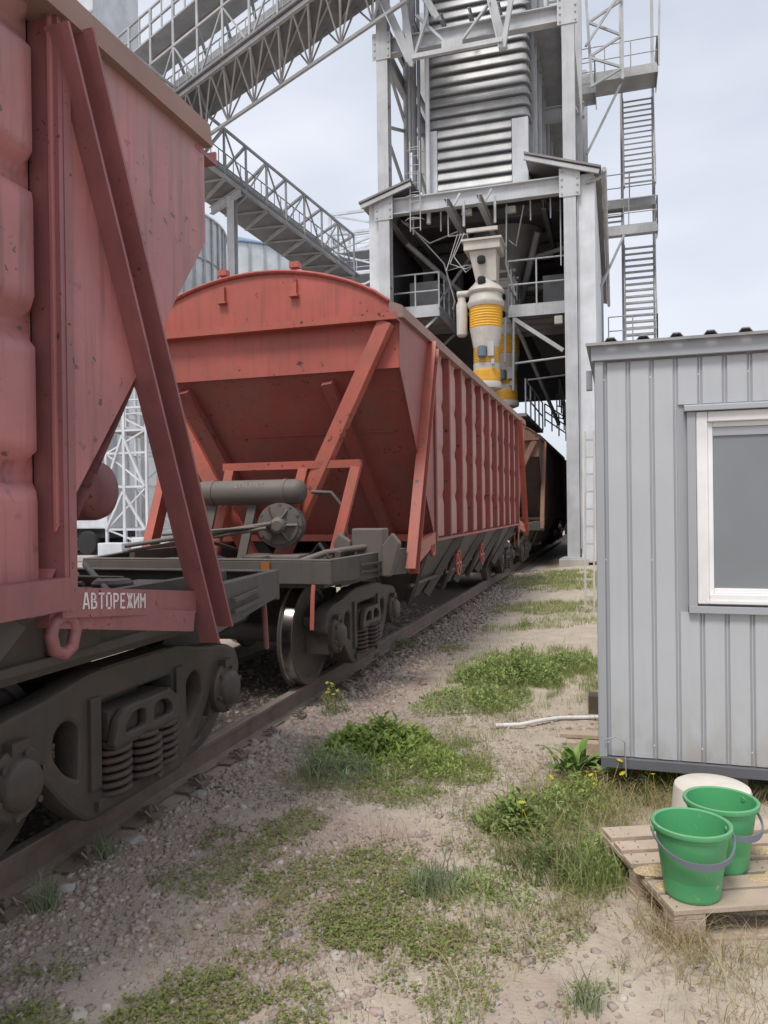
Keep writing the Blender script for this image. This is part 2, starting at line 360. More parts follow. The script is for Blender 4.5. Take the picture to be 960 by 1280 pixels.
def gravel(name, label, n, xr, yr, dens, smin, smax):
    X = rng.uniform(*xr, n * 3); Y = rng.uniform(*yr, n * 3)
    k = rng.random(n * 3) < dens(X, Y); X, Y = X[k][:n], Y[k][:n]
    S = smin + (smax - smin) * rng.random(len(X)) ** 3.6
    P = np.stack([X, Y, gh(X, Y) + S * .03], 1)
    V, F, C = rocks(P, S, stone_cols(len(X)))
    return tag(col_mesh(name, V, F, C, M_STONE), label, kind='stuff')
gd = lambda X, Y: np.clip(sstep(-.1 + .5 * sstep(8, 3, Y), -2.2, X) * sstep(.25, .6, fbm(X, Y, 1.7, 3)) + .05, 0, 1) * sstep(-2.72, -2.6, X)
gravel('gravel', 'brown and grey gravel strewn over the near ground beside the rail', 22000, (-2.72, .6), (2.1, 6.5), gd, .006, .037)
gravel('ballast', 'small grey track ballast lying along the rail shoulder', 12000, (-2.75, -1.7), (5, 22), lambda X, Y: sstep(-1.75, -2.5, X + .3 * (fbm(X, Y, 1, 3) - .5)), .018, .07)
gravel('pebbles', 'sparse pebbles scattered on the sandy path', 2600, (-1.9, 1.0), (3, 14), lambda X, Y: .5 * sstep(.4, .7, fbm(X, Y, 1.1, 3)), .005, .018)
gravel('ballast_stones', 'oily dark ballast between the rails', 5000, (-4.4, -2.85), (1.2, 14), lambda X, Y: X * 0 + .8, .02, .06)

def pale_cols(n): return np.array([(.50, .455, .41), (.42, .375, .335), (.39, .32, .28)])[rng.choice(3, n)] * rng.uniform(.8, 1.15, (n, 1))
_n = 900; _X = rng.uniform(-2.6, .5, _n); _Y = 2.2 + 4.5 * rng.random(_n) ** 1.5; _S = .012 + .035 * rng.random(_n) ** 4
_V, _F, _C = rocks(np.stack([_X, _Y, gh(_X, _Y) + _S * .05], 1), _S, pale_cols(_n))
tag(col_mesh('gravel', _V, _F, _C, M_STONE), 'pale little stones sprinkled over the near ground', kind='stuff')

def big_stone(px, py, s, label, colr, flat=.55):
    p = gnd(px, py, -.06); bm = bmesh.new(); bmesh.ops.create_icosphere(bm, subdivisions=2, radius=.5)
    r2 = random.Random(int(px * 7 + py)); off = Vector((r2.random() * 9, r2.random() * 9, 3))
    pl = [Vector((r2.uniform(-1, 1), r2.uniform(-1, 1), r2.uniform(-.4, 1))).normalized() for _ in range(9)]
    for v in bm.verts:
        for n_ in pl:
            dd = v.co.dot(n_) - .34
            if dd > 0: v.co -= n_ * dd
        v.co = Vector((v.co.x * 1.15, v.co.y * .9, v.co.z * flat)) * s
    me = bpy.data.meshes.new('stone'); bm.to_mesh(me); bm.free()
    ca = me.color_attributes.new('col', 'FLOAT_COLOR', 'POINT')
    for d in ca.data: d.color = (*colr, 1)
    me.materials.append(M_STONE); o = bpy.data.objects.new('stone', me); COL.objects.link(o)
    o.location = (p.x, p.y, float(gh(p.x, p.y)) + s * flat * .12); o.rotation_euler = (0, 0, r2.uniform(0, 6))
    tag(o, label, 'stone', 'larger stones along the rail')
GREYS, PALE, BRN = (.36, .325, .29), (.46, .42, .375), (.34, .28, .235)
for a in [(165, 1047, .13, 'flat grey stone against the near rail just right of the tall grass tuft', GREYS, .45),
          (83, 1107, .12, 'pale angular stone beside the grass tuft at the lower left rail', PALE, .5),
          (115, 1110, .07, 'small pale upright stone next to the angular stone at lower left', PALE, .8),
          (247, 991, .14, 'blocky grey stone lying at the rail foot under the spring group', GREYS, .5),
          (340, 930, .15, 'flat beige stone beside the rail, left of the leafy weed clump', BRN, .4),
          (312, 950, .09, 'small pale stone between two flat stones by the rail', PALE, .5),
          (186, 1012, .07, 'little light stone beside the rail just above the flat grey stone', PALE, .6),
          (400, 865, .16, 'wide flat grey slab stone behind the yellow flowering weed', GREYS, .35),
          (222, 1008, .06, 'small whitish stone lying on red gravel near the rail', PALE, .6),
          (420, 1212, .07, 'pale stone half sunk in the gravel at the bottom edge', PALE, .5),
          (98, 1268, .09, 'whitish flat stone at the bottom left corner', PALE, .4),
          (360, 1180, .055, 'dark grey stone in the gravel below the green mat', (.2, .19, .19), .6),
          (697, 1150, .07, 'grey lump of stone in the grass left of the pallet', GREYS, .5),
          (300, 1015, .05, 'small tan stone near the edge of the low green mat', BRN, .6)]: big_stone(*a)

# ------------------------------------------------------------------ plants
GREEN_A, GREEN_B, GREEN_C = np.array((.25, .31, .09)), np.array((.31, .37, .11)), np.array((.20, .27, .10))
STRAW, BLUE_G = np.array((.43, .35, .19)), np.array((.13, .18, .10))
def blade_arrays(P, H, W, lean, cols):
    n = len(P); a = rng.uniform(0, 2 * math.pi, n); la = rng.uniform(0, 2 * math.pi, n)
    dx, dy = np.cos(a), np.sin(a); lx, ly = np.cos(la) * lean, np.sin(la) * lean
    V = np.zeros((n, 7, 3))
    for i, (t, wd) in enumerate(((0, 1), (.42, .8), (.78, .5))):
        b = t ** 1.7
        for j, sg in enumerate((-1, 1)):
            V[:, 2 * i + j, 0] = P[:, 0] + lx * H * b + sg * dx * W * wd; V[:, 2 * i + j, 1] = P[:, 1] + ly * H * b + sg * dy * W * wd; V[:, 2 * i + j, 2] = P[:, 2] + H * t * (1 - .35 * lean * t)
    V[:, 6, 0] = P[:, 0] + lx * H; V[:, 6, 1] = P[:, 1] + ly * H; V[:, 6, 2] = P[:, 2] + H * (1 - .45 * lean)
    k = np.arange(n)[:, None] * 7
    F4 = np.concatenate([k + np.array([[0, 1, 3, 2]]), k + np.array([[2, 3, 5, 4]])]); F3 = k + np.array([[4, 5, 6]])
    return V.reshape(-1, 3), F4, F3, np.repeat(cols, 7, 0)
def leaf_arrays(P, S, tilt, cols, ratio=.45):
    """leaves: rhombs with a fold, spread in every direction"""
    n = len(P); a = rng.uniform(0, 2 * math.pi, n); el = rng.uniform(*tilt, n)
    d = np.stack([np.cos(a) * np.cos(el), np.sin(a) * np.cos(el), np.sin(el)], 1); sd_ = np.stack([-np.sin(a), np.cos(a), rng.uniform(-.3, .3, n)], 1); up = np.cross(d, sd_)
    S = S[:, None]; V = np.stack([P, P + d * S * .5 + sd_ * S * ratio * .5 + up * S * .06, P + d * S - up * S * .08, P + d * S * .5 - sd_ * S * ratio * .5 + up * S * .06], 1)
    F = (np.arange(n)[:, None] * 4 + np.array([[0, 1, 2, 3]])); return V.reshape(-1, 3), F, np.repeat(cols, 4, 0)
def mixcol(n, pal, p, j=.25):
    pal = np.array(pal); p = np.array(p, float); p /= p.sum(); return pal[rng.choice(len(pal), n, p=p)] * rng.uniform(1 - j, 1 + j, (n, 1))
def join_arrays(parts):
    V, F4, F3, C = [], [], [], []; o = 0
    for p in parts:
        v, f4, f3, c = p if len(p) == 4 else (p[0], p[1], np.zeros((0, 3), int), p[2])
        V.append(v); F4.append(f4 + o); F3.append(f3 + o); C.append(c); o += len(v)
    return np.concatenate(V), np.concatenate(F4), np.concatenate(F3), np.concatenate(C)
def patch_points(patches, n_per_m2, rough=.5):
    out = []
    for (px, py, hw, hh, dens) in patches:                     # patch as an ellipse of the photo laid on the ground
        c = gnd(px, py); l = gnd(px - hw, py); r = gnd(px + hw, py); t = gnd(px, py - hh); b = gnd(px, py + hh)
        ax = (r - l) / 2; ay = (t - b) / 2; area = math.pi * abs(ax.x * ay.y - ax.y * ay.x); n = int(area * n_per_m2 * dens)
        n = min(n, 14000)
        rr = np.sqrt(rng.random(n)) * 1.35; th = rng.uniform(0, 2 * math.pi, n)
        X = c.x + ax.x * rr * np.cos(th) + ay.x * rr * np.sin(th); Y = c.y + ax.y * rr * np.cos(th) + ay.y * rr * np.sin(th)
        keep = (fbm(X, Y, 5.5, 4) * .75 + fbm(X, Y, 1.8, 3) * .25 + rng.uniform(-.07, .07, n)) > (.30 + .40 * rough * rr ** 1.2)
        out.append(np.stack([X[keep], Y[keep], gh(X[keep], Y[keep])], 1))
    return np.concatenate(out)

mat_p = patch_points([(410, 1105, 110, 42, 1), (470, 1150, 120, 45, .9), (235, 1258, 150, 40, 1.6), (60, 1255, 90, 30, .9), (340, 1028, 70, 26, 1), (260, 1085, 55, 20, .7), (540, 1170, 110, 30, .9), (560, 1240, 110, 45, .6),
                      (330, 1195, 60, 14, .5), (60, 1200, 50, 14, .7), (480, 985, 60, 22, .7), (560, 950, 70, 30, .8), (660, 1050, 80, 60, .5), (300, 1150, 50, 20, .4), (475, 1062, 40, 14, .5), (20, 1245, 40, 16, .5), (690, 1180, 70, 40, .5), (600, 1110, 70, 30, .6), (740, 1240, 60, 40, .4)], 15000, .62)
n = len(mat_p); c = mixcol(n, [GREEN_A, GREEN_B * .9, (.25, .26, .11), (.31, .26, .15)], [.38, .25, .22, .15])
tag(col_mesh('ground_cover', *(lambda a: (a[0], a[1], a[2]))(leaf_arrays(mat_p + np.stack([0 * mat_p[:, 0], 0 * mat_p[:, 0], rng.uniform(.002, .028, n)], 1), rng.uniform(.008, .020, n), (-.1, .7), c, .8)), M_LEAF),
    'low creeping green mat growing over the gravel', kind='stuff')
gp = patch_points([(700, 724, 60, 10, 1), (690, 758, 60, 7, .55), (650, 782, 50, 4, .5), (715, 775, 40, 5, .4), (690, 835, 62, 22, 1), (610, 870, 60, 25, 1), (640, 840, 60, 25, 1), (720, 830, 30, 16, 1), (480, 950, 100, 40, 1), (560, 930, 70, 24, .9),
                   (500, 800, 20, 6, .8), (565, 806, 16, 4, .7), (660, 1040, 80, 60, .75), (720, 1010, 60, 40, .9), (700, 1110, 80, 50, .6), (760, 1120, 50, 40, .8), (620, 1130, 50, 30, .5), (740, 1240, 60, 40, .5), (860, 1250, 110, 40, .3), (560, 1250, 80, 30, .3), (530, 1200, 60, 25, .3), (820, 1010, 70, 25, .9), (880, 1195, 100, 30, .35), (740, 870, 18, 14, .6), (850, 990, 100, 14, .8), (300, 1120, 330, 150, .12), (600, 900, 160, 130, .08), (480, 1180, 250, 90, .12)], 5200, .42)
n = len(gp); far_ = np.clip(gp[:, 1] / 9, .5, 2.4)
c = mixcol(n, [GREEN_A, GREEN_B, GREEN_C, STRAW], [.4, .3, .2, .16])
V, F4, F3, C = blade_arrays(gp, rng.uniform(.03, .12, n), .0016 * far_ * rng.uniform(.8, 1.6, n), rng.uniform(.2, .9, n), c)
tag(col_mesh('grass', V, F4, C, M_LEAF, F3), 'short green grass in loose patches along the path and by the pallet', kind='stuff')
dp = patch_points([(880, 1180, 90, 26, 1), (800, 1160, 60, 40, .8), (700, 1060, 90, 70, .6), (760, 990, 70, 30, .7), (840, 1010, 90, 25, .6), (640, 1190, 90, 60, .35), (900, 1240, 80, 50, .6), (820, 1210, 70, 40, .5), (690, 960, 50, 20, .4)], 2600, .42)
n = len(dp); V, F4, F3, C = blade_arrays(dp, rng.uniform(.06, .24, n), rng.uniform(.0012, .0022, n), rng.uniform(.5, 1.5, n), mixcol(n, [STRAW, (.5, .42, .27), (.33, .28, .14)], [.5, .3, .2]))
tag(col_mesh('dry_grass', V, F4, C, M_LEAF, F3), 'dry straw coloured grass around the pallet', kind='stuff')
# straw litter lying flat
lp = patch_points([(700, 1060, 120, 90, 1), (620, 1190, 120, 70, .6), (860, 1230, 120, 60, 1.6), (780, 1130, 60, 60, 1), (450, 1180, 200, 80, .25), (250, 1120, 200, 120, .25)], 260, .3)
n = len(lp); V, F4, F3, C = blade_arrays(lp + np.array((0, 0, .008)), rng.uniform(.02, .05, n), rng.uniform(.001, .0018, n), rng.uniform(1.5, 3.5, n), mixcol(n, [STRAW, (.36, .28, .17)], [.6, .4]))
tag(col_mesh('straw_litter', V, F4, C, M_LEAF, F3), 'bits of straw lying on the soil', kind='stuff')

def weed(name, px, py, radius, height, nleaf, nblade, label, pal, ls=.05, flowers=0, fcol=(.62, .50, .03), group='weeds growing on the yard', ratio=.35, cat='plant'):
    c0 = gnd(px, py); c0.z = float(gh(c0.x, c0.y)); t = thing(name, label, cat, tuple(c0), 0, group)
    ang = rng.uniform(0, 2 * math.pi, nleaf); lob = .62 + .75 * vnoise(np.cos(ang) * 1.3 + px, np.sin(ang) * 1.3 + py, 1.1); rr = rng.random(nleaf) ** .62 * radius * lob * 1.15; hmax = height * np.clip(1 - .65 * (rr / radius) ** 2, .12, 1) * (.55 + .9 * vnoise(rr * np.cos(ang), rr * np.sin(ang), 9)) * rng.uniform(.6, 1.1, nleaf)
    P = np.stack([rr * np.cos(ang), rr * np.sin(ang), hmax * rng.random(nleaf) ** .75], 1)
    lum = (.8 + .5 * fbm(P[:, 0] + c0.x, P[:, 1] + c0.y, 9, 2))[:, None]
    parts = [leaf_arrays(P, ls * rng.uniform(.5, 1.3, nleaf), (-.2, 1.1), mixcol(nleaf, pal, [1] * len(pal)) * lum, ratio)]
    if nblade:
        a2 = rng.uniform(0, 2 * math.pi, nblade); r2 = rng.random(nblade) ** .7 * radius * 1.25
        B = np.stack([r2 * np.cos(a2), r2 * np.sin(a2), 0 * r2], 1)
        parts.append(blade_arrays(B, height * rng.uniform(.5, 1.25, nblade), rng.uniform(.0015, .004, nblade), rng.uniform(.1, .8, nblade), mixcol(nblade, pal, [1] * len(pal))))
    V, F4, F3, C = join_arrays(parts); o = col_mesh('foliage', V, F4, C, M_LEAF, F3); o.parent = t
    if flowers:
        mf = mat('yellow_petals_' + name, fcol, .6)
        me = None
        for i in range(flowers):
            a = rnd.uniform(0, 6.28); r = radius * math.sqrt(rnd.random()) * .9; h = height * rnd.uniform(.7, 1.25); top = Vector((r * math.cos(a), r * math.sin(a), h))
            if me is None:
                b = MB()
                for k in range(9):
                    q = 2 * math.pi * k / 9; q2 = q + .5; b.add([(0, 0, 0), (.014 * math.cos(q - .25), .014 * math.sin(q - .25), .005), (.019 * math.cos(q), .019 * math.sin(q), .004), (.014 * math.cos(q + .25), .014 * math.sin(q + .25), .005)], [(0, 1, 2, 3)])
                b.lathe([(.007, 0), (.006, .006), (.002, .008)], 6); b.tube((0, 0, -.16), (.004, 0, 0), .0013, 4)
                me = b.mesh('flower', mf)
            f = bpy.data.objects.new('flower', me); COL.objects.link(f); f.parent = t; f.location = top; f.rotation_euler = (rnd.uniform(-.6, .6), rnd.uniform(-.6, .6), a); f.scale = [rnd.uniform(.8, 1.3)] * 3
    return t
YG = [(.36, .44, .12), (.29, .38, .10), (.24, .33, .09)]; DG = [(.23, .31, .10), (.28, .36, .12), (.33, .40, .15)]; BG = [(.29, .34, .20), (.23, .30, .16), (.33, .37, .22)]
weed('leafy_weed', 475, 928, .36, .19, 3000, 60, 'big bright green leafy weed clump beside the rail in the middle of the yard', YG, .07, ratio=.45)
weed('leafy_weed', 430, 965, .22, .17, 1100, 140, 'greyish green feathery weed at the left edge of the bright clump', BG, .04, ratio=.2)
weed('leafy_weed', 530, 960, .36, .12, 1900, 60, 'low green weed at the foot of the bright leafy clump', YG, .035)
weed('leafy_weed', 400, 955, .12, .2, 100, 160, 'tall thin grass tuft left of the big leafy weed', BG, .03, cat='grass tuft')
weed('leafy_weed', 645, 848, .52, .25, 3200, 80, 'wide dark green weed clump in the middle of the sandy path', DG, .06)
weed('leafy_weed', 600, 878, .46, .14, 1700, 120, 'low dark weed spreading in front of the wide clump', DG, .05)
weed('leafy_weed', 705, 832, .42, .14, 1300, 200, 'green grassy weed patch reaching the cabin corner', DG, .05)
weed('leafy_weed', 460, 815, .10, .16, 220, 20, 'weed with broad leaves leaning on the rail beside the second bogie', DG, .07)
weed('leafy_weed', 505, 800, .12, .14, 160, 30, 'small dusty green weed on the ballast past the second bogie', BG, .05)
weed('leafy_weed', 418, 880, .11, .22, 160, 30, 'pale weed with yellow flower heads next to the rail', [(.22, .26, .10), (.16, .21, .09)], .04, flowers=9, fcol=(.5, .48, .05))
weed('leafy_weed', 640, 1035, .17, .16, 700, 90, 'bushy broad-leaved weed with yellow buds left of the pallet', DG, .06, flowers=3)
weed('leafy_weed', 690, 1015, .26, .11, 1100, 420, 'loose grassy weed patch between the yellow budded weed and the cabin', DG, .035)
weed('leafy_weed', 690, 1085, .22, .11, 700, 420, 'straggly half dry weed patch left of the pallet corner', [(.12, .18, .06), (.22, .22, .10), (.16, .22, .07)], .03)
weed('leafy_weed', 755, 1075, .15, .13, 420, 360, 'green weedy grass tucked against the back left pallet corner', DG, .03)
weed('leafy_weed', 610, 1115, .2, .06, 600, 120, 'low sparse weed on bare soil in front of the yellow budded weed', DG, .03)
weed('grass_tuft', 55, 1115, .055, .16, 0, 90, 'grey green grass tuft at the rail in the lower left corner', BG, group='grass tufts by the rail', cat='grass tuft')
weed('grass_tuft', 130, 1052, .05, .16, 0, 70, 'narrow grass tuft against the rail beside the flat grey stone', BG, group='grass tufts by the rail', cat='grass tuft')
weed('grass_tuft', 545, 1112, .12, .13, 60, 260, 'dense blue green grass tuft alone on the gravel', BG, .03, group='grass tufts on the gravel', cat='grass tuft')
weed('grass_tuft', 740, 1105, .13, .17, 60, 260, 'thick grass tuft at the left edge of the pallet', DG, .03, group='grass tufts on the gravel', cat='grass tuft')
weed('grass_tuft', 655, 780, .1, .18, 60, 60, 'sparse upright weed in the middle of the distant path', DG, .05, group='grass tufts on the gravel', cat='grass tuft')
weed('grass_tuft', 735, 1262, .05, .14, 0, 60, 'thin grass tuft at the bottom edge under the pallet', BG, group='grass tufts on the gravel', cat='grass tuft')
weed('yellow_flower_plant', 800, 985, .22, .2, 260, 130, 'yellow flowering weeds along the cabin base', [(.16, .20, .07), (.12, .17, .05), (.25, .24, .10)], .035, flowers=22, group='flowering weeds at the cabin')
weed('yellow_flower_plant', 850, 985, .12, .25, 120, 90, 'clump of yellow blooms just left of the white tub', [(.16, .20, .07), (.12, .17, .05)], .035, flowers=14, group='flowering weeds at the cabin')
weed('yellow_flower_plant', 725, 1000, .2, .13, 600, 200, 'low weed with a few yellow flowers before the cabin corner', YG, .04, flowers=5, group='flowering weeds at the cabin')
# broad-leaved dock at the cabin corner: every leaf an object
c0 = gnd(722, 968); c0.z = float(gh(c0.x, c0.y))
dk = thing('broad_leaf_plant', 'broad-leaved green dock plant at the cabin corner', 'plant', tuple(c0))
LM = []
for k in range(3):
    b = MB(); rows = []
    for i in range(6):
        t_ = i / 5; wd = .034 * math.sin(math.pi * min(1, t_ * .92 + .08)) ** .8; x = .19 * t_; z = .10 * math.sin(t_ * 2.2) * (1 - .25 * k)
        rows += [(x, -wd, z + .3 * wd), (x, 0, z), (x, wd, z + .3 * wd)]
    b.add(rows, [(3 * i + j, 3 * i + j + 1, 3 * i + j + 4, 3 * i + j + 3) for i in range(5) for j in range(2)])
    me = b.mesh('leaf', mat('dock_leaf_%d' % k, [(.16, .27, .06), (.21, .31, .08), (.13, .22, .055)][k], .5), smooth=True); LM.append(me)
for i in range(46):
    f = bpy.data.objects.new('leaf', LM[i % 3]); COL.objects.link(f); f.parent = dk; a = rnd.uniform(0, 6.28); r = rnd.uniform(0, .14)
    f.location = (r * math.cos(a), r * math.sin(a), rnd.uniform(0, .03)); f.rotation_euler = (rnd.uniform(-.3, .3), -rnd.uniform(.05, .9), a + rnd.uniform(-.5, .5)); f.scale = [rnd.uniform(.55, 1.15)] * 3
# distant strip of trees at the horizon behind the yard
def far_trees():
    n = 9000; X = rng.uniform(-260, 60, n); base = 230 + 10 * np.sin(X * .05)
    hh = 7 + 6 * fbm(X, X * 0, .08, 3); Z = hh * rng.random(n) ** .8; P = np.stack([X, base + rng.uniform(-4, 4, n), Z], 1)
    V, F, C = leaf_arrays(P, rng.uniform(1, 2.4, n), (-.5, 1.2), mixcol(n, [(.06, .09, .035), (.08, .11, .045)], [1, 1]), .7)
    tag(col_mesh('treeline', V, F, C, M_LEAF), 'distant green treeline beyond the grain yard', kind='stuff')
far_trees()

# ------------------------------------------------------------------ railway track
tr = thing('railway_track', 'rusty railway track running past the cabin and through the loading tower', 'railway track')
prof = [(-.075, 0), (.075, 0), (.075, .011), (.010, .030), (.009, .135), (.036, .150), (.037, .176), (.030, .182), (-.030, .182), (-.037, .176), (-.036, .150), (-.009, .135), (-.010, .030), (-.075, .011)]
for sx in (-1, 1):
    x = TRACK_X + sx * .783; b = MB(); ys = [-14, 0, 5, 10, 20, 40, 140]
    for y0, y1 in zip(ys[:-1], ys[1:]): b.sec((x, y0, RAIL_TOP - .182), (x, y1, RAIL_TOP - .182), prof, cap=False)
    b.build('rail', M_RAIL, tr, label=None)
b = MB(); b.box((-1.32, -.12, -.10), (1.32, .12, 0)); SLP = b.mesh('sleeper', M_BARK)
b = MB(); b.box((-.075, -.16, 0), (.075, .16, .014)); b.box((-.11, -.05, .0), (-.03, .05, .03)); b.tube((-.06, 0, .02), (-.06, 0, .085), .014, 6); b.tube((-.06, 0, .05), (-.06, 0, .07), .024, 6)
b.path([(-.09, -.04, .03), (-.06, -.045, .06), (.0, -.03, .045), (.0, .03, .045), (-.06, .045, .06), (-.09, .04, .03)], .009, 5); CLP = b.mesh('rail_clip', M_RAIL)
for k in range(70):
    y = .55 + .56 * k
    s = bpy.data.objects.new('sleeper', SLP); COL.objects.link(s); s.parent = tr; s.location = (TRACK_X + rnd.uniform(-.02, .02), y, RAIL_TOP - .19 + rnd.uniform(-.006, .002))
    for sx, ro in ((1, 1), (1, -1)):
        c = bpy.data.objects.new('rail_clip', CLP); COL.objects.link(c); c.parent = tr
        c.location = (TRACK_X + sx * .783 + ro * .10, y, RAIL_TOP - .18); c.rotation_euler = (0, 0, math.pi if ro > 0 else 0)

# ------------------------------------------------------------------ bogie
def curve_plate(outer, holes, depth, bev, name):
    """flat plate with round-cornered holes, local (u, v) with thickness along w; returned as arrays"""
    cu = bpy.data.curves.new(name, 'CURVE'); cu.dimensions = '2D'; cu.fill_mode = 'BOTH'; cu.extrude = depth / 2 - bev; cu.bevel_depth = bev; cu.bevel_resolution = 1
    for pts in [outer] + holes:
        s = cu.splines.new('POLY'); s.points.add(len(pts) - 1); s.use_cyclic_u = True
        for p, q in zip(s.points, pts): p.co = (q[0], q[1], 0, 1)
    o = bpy.data.objects.new(name, cu); COL.objects.link(o)
    dg = bpy.context.evaluated_depsgraph_get(); me = bpy.data.meshes.new_from_object(o.evaluated_get(dg))
    v = [tuple(x.co) for x in me.vertices]; f = [tuple(p.vertices) for p in me.polygons]
    bpy.data.objects.remove(o); bpy.data.curves.remove(cu); bpy.data.meshes.remove(me); return v, f
def rounded(pts, r, n=4):
    out = []; k = len(pts)
    for i in range(k):
        p = Vector(pts[i]); a = (Vector(pts[i - 1]) - p); c = (Vector(pts[(i + 1) % k]) - p)
        rr = min(r, a.length * .45, c.length * .45); a.normalize(); c.normalize()
        for j in range(n + 1):
            t_ = j / n; out.append(tuple((p + a * rr) * (1 - t_) ** 2 + p * 2 * t_ * (1 - t_) + (p + c * rr) * t_ ** 2))
    return out
AX = .925; WZ = RAIL_TOP + .475
def side_frame_arrays():
    outer = [(-1.16, .56), (-1.12, .70), (-.98, .755), (-.70, .785), (-.40, .845), (.40, .845), (.70, .785), (.98, .755), (1.12, .70), (1.16, .56), (1.06, .54), (1.03, .645), (.82, .645), (.74, .47), (.58, .28), (.42, .14), (-.42, .14), (-.58, .28), (-.74, .47), (-.82, .645), (-1.03, .645), (-1.06, .54)]
    h1 = [(.35, .26), (.35, .725), (-.35, .725), (-.35, .26), (-.30, .215), (.30, .215)]
    h2 = [(.48, .33), (.60, .40), (.69, .52), (.67, .655), (.57, .70), (.47, .64)]
    h3 = [(-a, b) for a, b in h2]
    return curve_plate(rounded(outer, .07), [rounded(h1, .06), rounded(h2, .05), rounded(h3, .05)], .15, .022, 'plate')
SFV, SFF = side_frame_arrays()
b = MB()                                                        # spring: two nested turns read as one coil
pts = [(.084 * math.cos(a), .084 * math.sin(a), .30 * a / (2 * math.pi * 6)) for a in np.linspace(0, 2 * math.pi * 6, 97)]
b.path(pts, .020, 7); b.path([(.04 * math.cos(-a), .04 * math.sin(-a), .30 * a / (2 * math.pi * 7)) for a in np.linspace(0, 2 * math.pi * 7, 71)], .011, 5)
SPRING = b.mesh('spring', M_RSPR, smooth=70)
b = MB(); my = Matrix.Rotation(R(90), 4, 'Y')                   # wheel round local x, flange towards -x
b.lathe([(.10, -.085), (.13, -.08), (.14, -.02), (.40, .0), (.425, -.055), (.475, -.06), (.502, -.052), (.505, -.04), (.49, -.028)], 48, my, capt=False)
b.cur = 1; b.lathe([(.49, -.028), (.478, -.018), (.474, .035), (.468, .068)], 48, my, capb=False, capt=False)
b.cur = 0; b.lathe([(.468, .068), (.462, .075), (.415, .072), (.405, .05), (.15, .075), (.13, .10), (.10, .10)], 48, my, capb=False)
WHEEL = b.mesh('wheel', [M_IRON, M_TREAD], smooth=35)
def make_bogie(parent, yc):
    """one two-axle bogie: bolster with its wheels, frames, springs and axle boxes"""
    b = MB(); b.box((-.95, -.21, .50), (.95, .21, .74)); b.box((-.3, -.26, .72), (.3, .26, .96)); b.box((-.75, -.06, .74), (-.5, .06, .92)); b.box((.5, -.06, .74), (.75, .06, .92))
    bg = b.build('bogie', M_IRON, parent, bevel=.02); bg.location = (0, yc, 0)
    def sub(name, me, loc, rot=(0, 0, 0)):
        o = bpy.data.objects.new(name, me); COL.objects.link(o); o.parent = bg; o.location = loc; o.rotation_euler = rot; return o
    if 'side_frame' not in UNIT:
        fb = MB(); fb.add([(w_, u, v) for u, v, w_ in SFV], SFF)
        fb.box((-.13, -.38, .165), (.10, .38, .215)); fb.box((-.10, -.30, .82), (.06, .30, .87))
        for s_ in (-1, 1): fb.box((-.06, s_ * .385 - .04, .28), (.095, s_ * .385 + .04, .74))
        UNIT['side_frame'] = fb.mesh('side_frame', M_IRON, smooth=40)
        fb = MB(); fb.box((-.20, -.155, -.155), (.02, .155, .175)); fb.box((-.20, -.20, .10), (0, .20, .185))
        fb.lathe([(.165, 0), (.165, .045), (.15, .06), (.115, .062), (.11, .085), (.095, .10), (.03, .108)], 24, Matrix.Translation((.02, 0, 0)) @ my)
        for k in range(6):
            a = 2 * math.pi * k / 6 + .3; fb.lathe([(.016, 0), (.016, .02)], 6, Matrix.Translation((.08, .138 * math.cos(a), .138 * math.sin(a))) @ my)
        fb.box((.02, -.05, .14), (.09, .05, .19))
        UNIT['axle_box'] = fb.mesh('axle_box', M_IRON, smooth=40)
        fb = MB(); fb.lathe([(.085, -1.0), (.085, -.8), (.1, -.78), (.08, 0), (.1, .78), (.085, .8), (.085, 1.0)], 16, my); UNIT['axle'] = fb.mesh('axle', M_IRON, smooth=40)
        v, f = curve_plate(rounded([(-.31, .0), (.31, .0), (.27, .12), (.20, .17), (-.20, .17), (-.27, .12)], .02), [rounded([(-.22, .03), (-.03, .03), (-.03, .13), (-.09, .15), (-.17, .14), (-.23, .08)], .03), rounded([(.22, .03), (.03, .03), (.03, .13), (.09, .15), (.17, .14), (.23, .08)], .03)], .05, .008, 'plate')
        fb = MB(); fb.add([(w_ + .125, u, q) for u, q, w_ in v], f); fb.box((-.10, -.29, .02), (.09, .29, .165)); fb.box((-.1, -.30, -.02), (.14, .30, .012))
        UNIT['bolster_end'] = fb.mesh('bolster_end', M_IRON, smooth=40)
        fb = MB(); fb.prism([(0, -.30, .02), (0, .30, .02), (0, .20, .12), (0, -.2, .12)], (.03, 0, 0)); UNIT['brake_shoe'] = fb.mesh('brake_shoe', M_IRON)
    for sy in (-1, 1):
        sub('axle', UNIT['axle'], (0, sy * AX, WZ))
        for sx in (-1, 1):
            sub('wheel', WHEEL, (sx * .783, sy * AX, WZ), (0, 0, 0 if sx > 0 else math.pi))
            sub('axle_box', UNIT['axle_box'], (sx * 1.06, sy * AX, WZ - .0), (0, 0, 0 if sx > 0 else math.pi))
    for sx in (-1, 1):
        rz = 0 if sx > 0 else math.pi
        sub('side_frame', UNIT['side_frame'], (sx * 1.02, 0, RAIL_TOP - .02), (0, 0, rz)); sub('bolster_end', UNIT['bolster_end'], (sx * 1.02, 0, RAIL_TOP + .455), (0, 0, rz))
        for y, x in ((-.215, 1.075), (0.0, 1.115), (.215, 1.075), (-.10, .95), (.10, .95)): sub('spring', SPRING, (sx * x, y, RAIL_TOP + .197), (0, 0, y * 9)).scale = (1.05, 1.05, .84)
    return bg

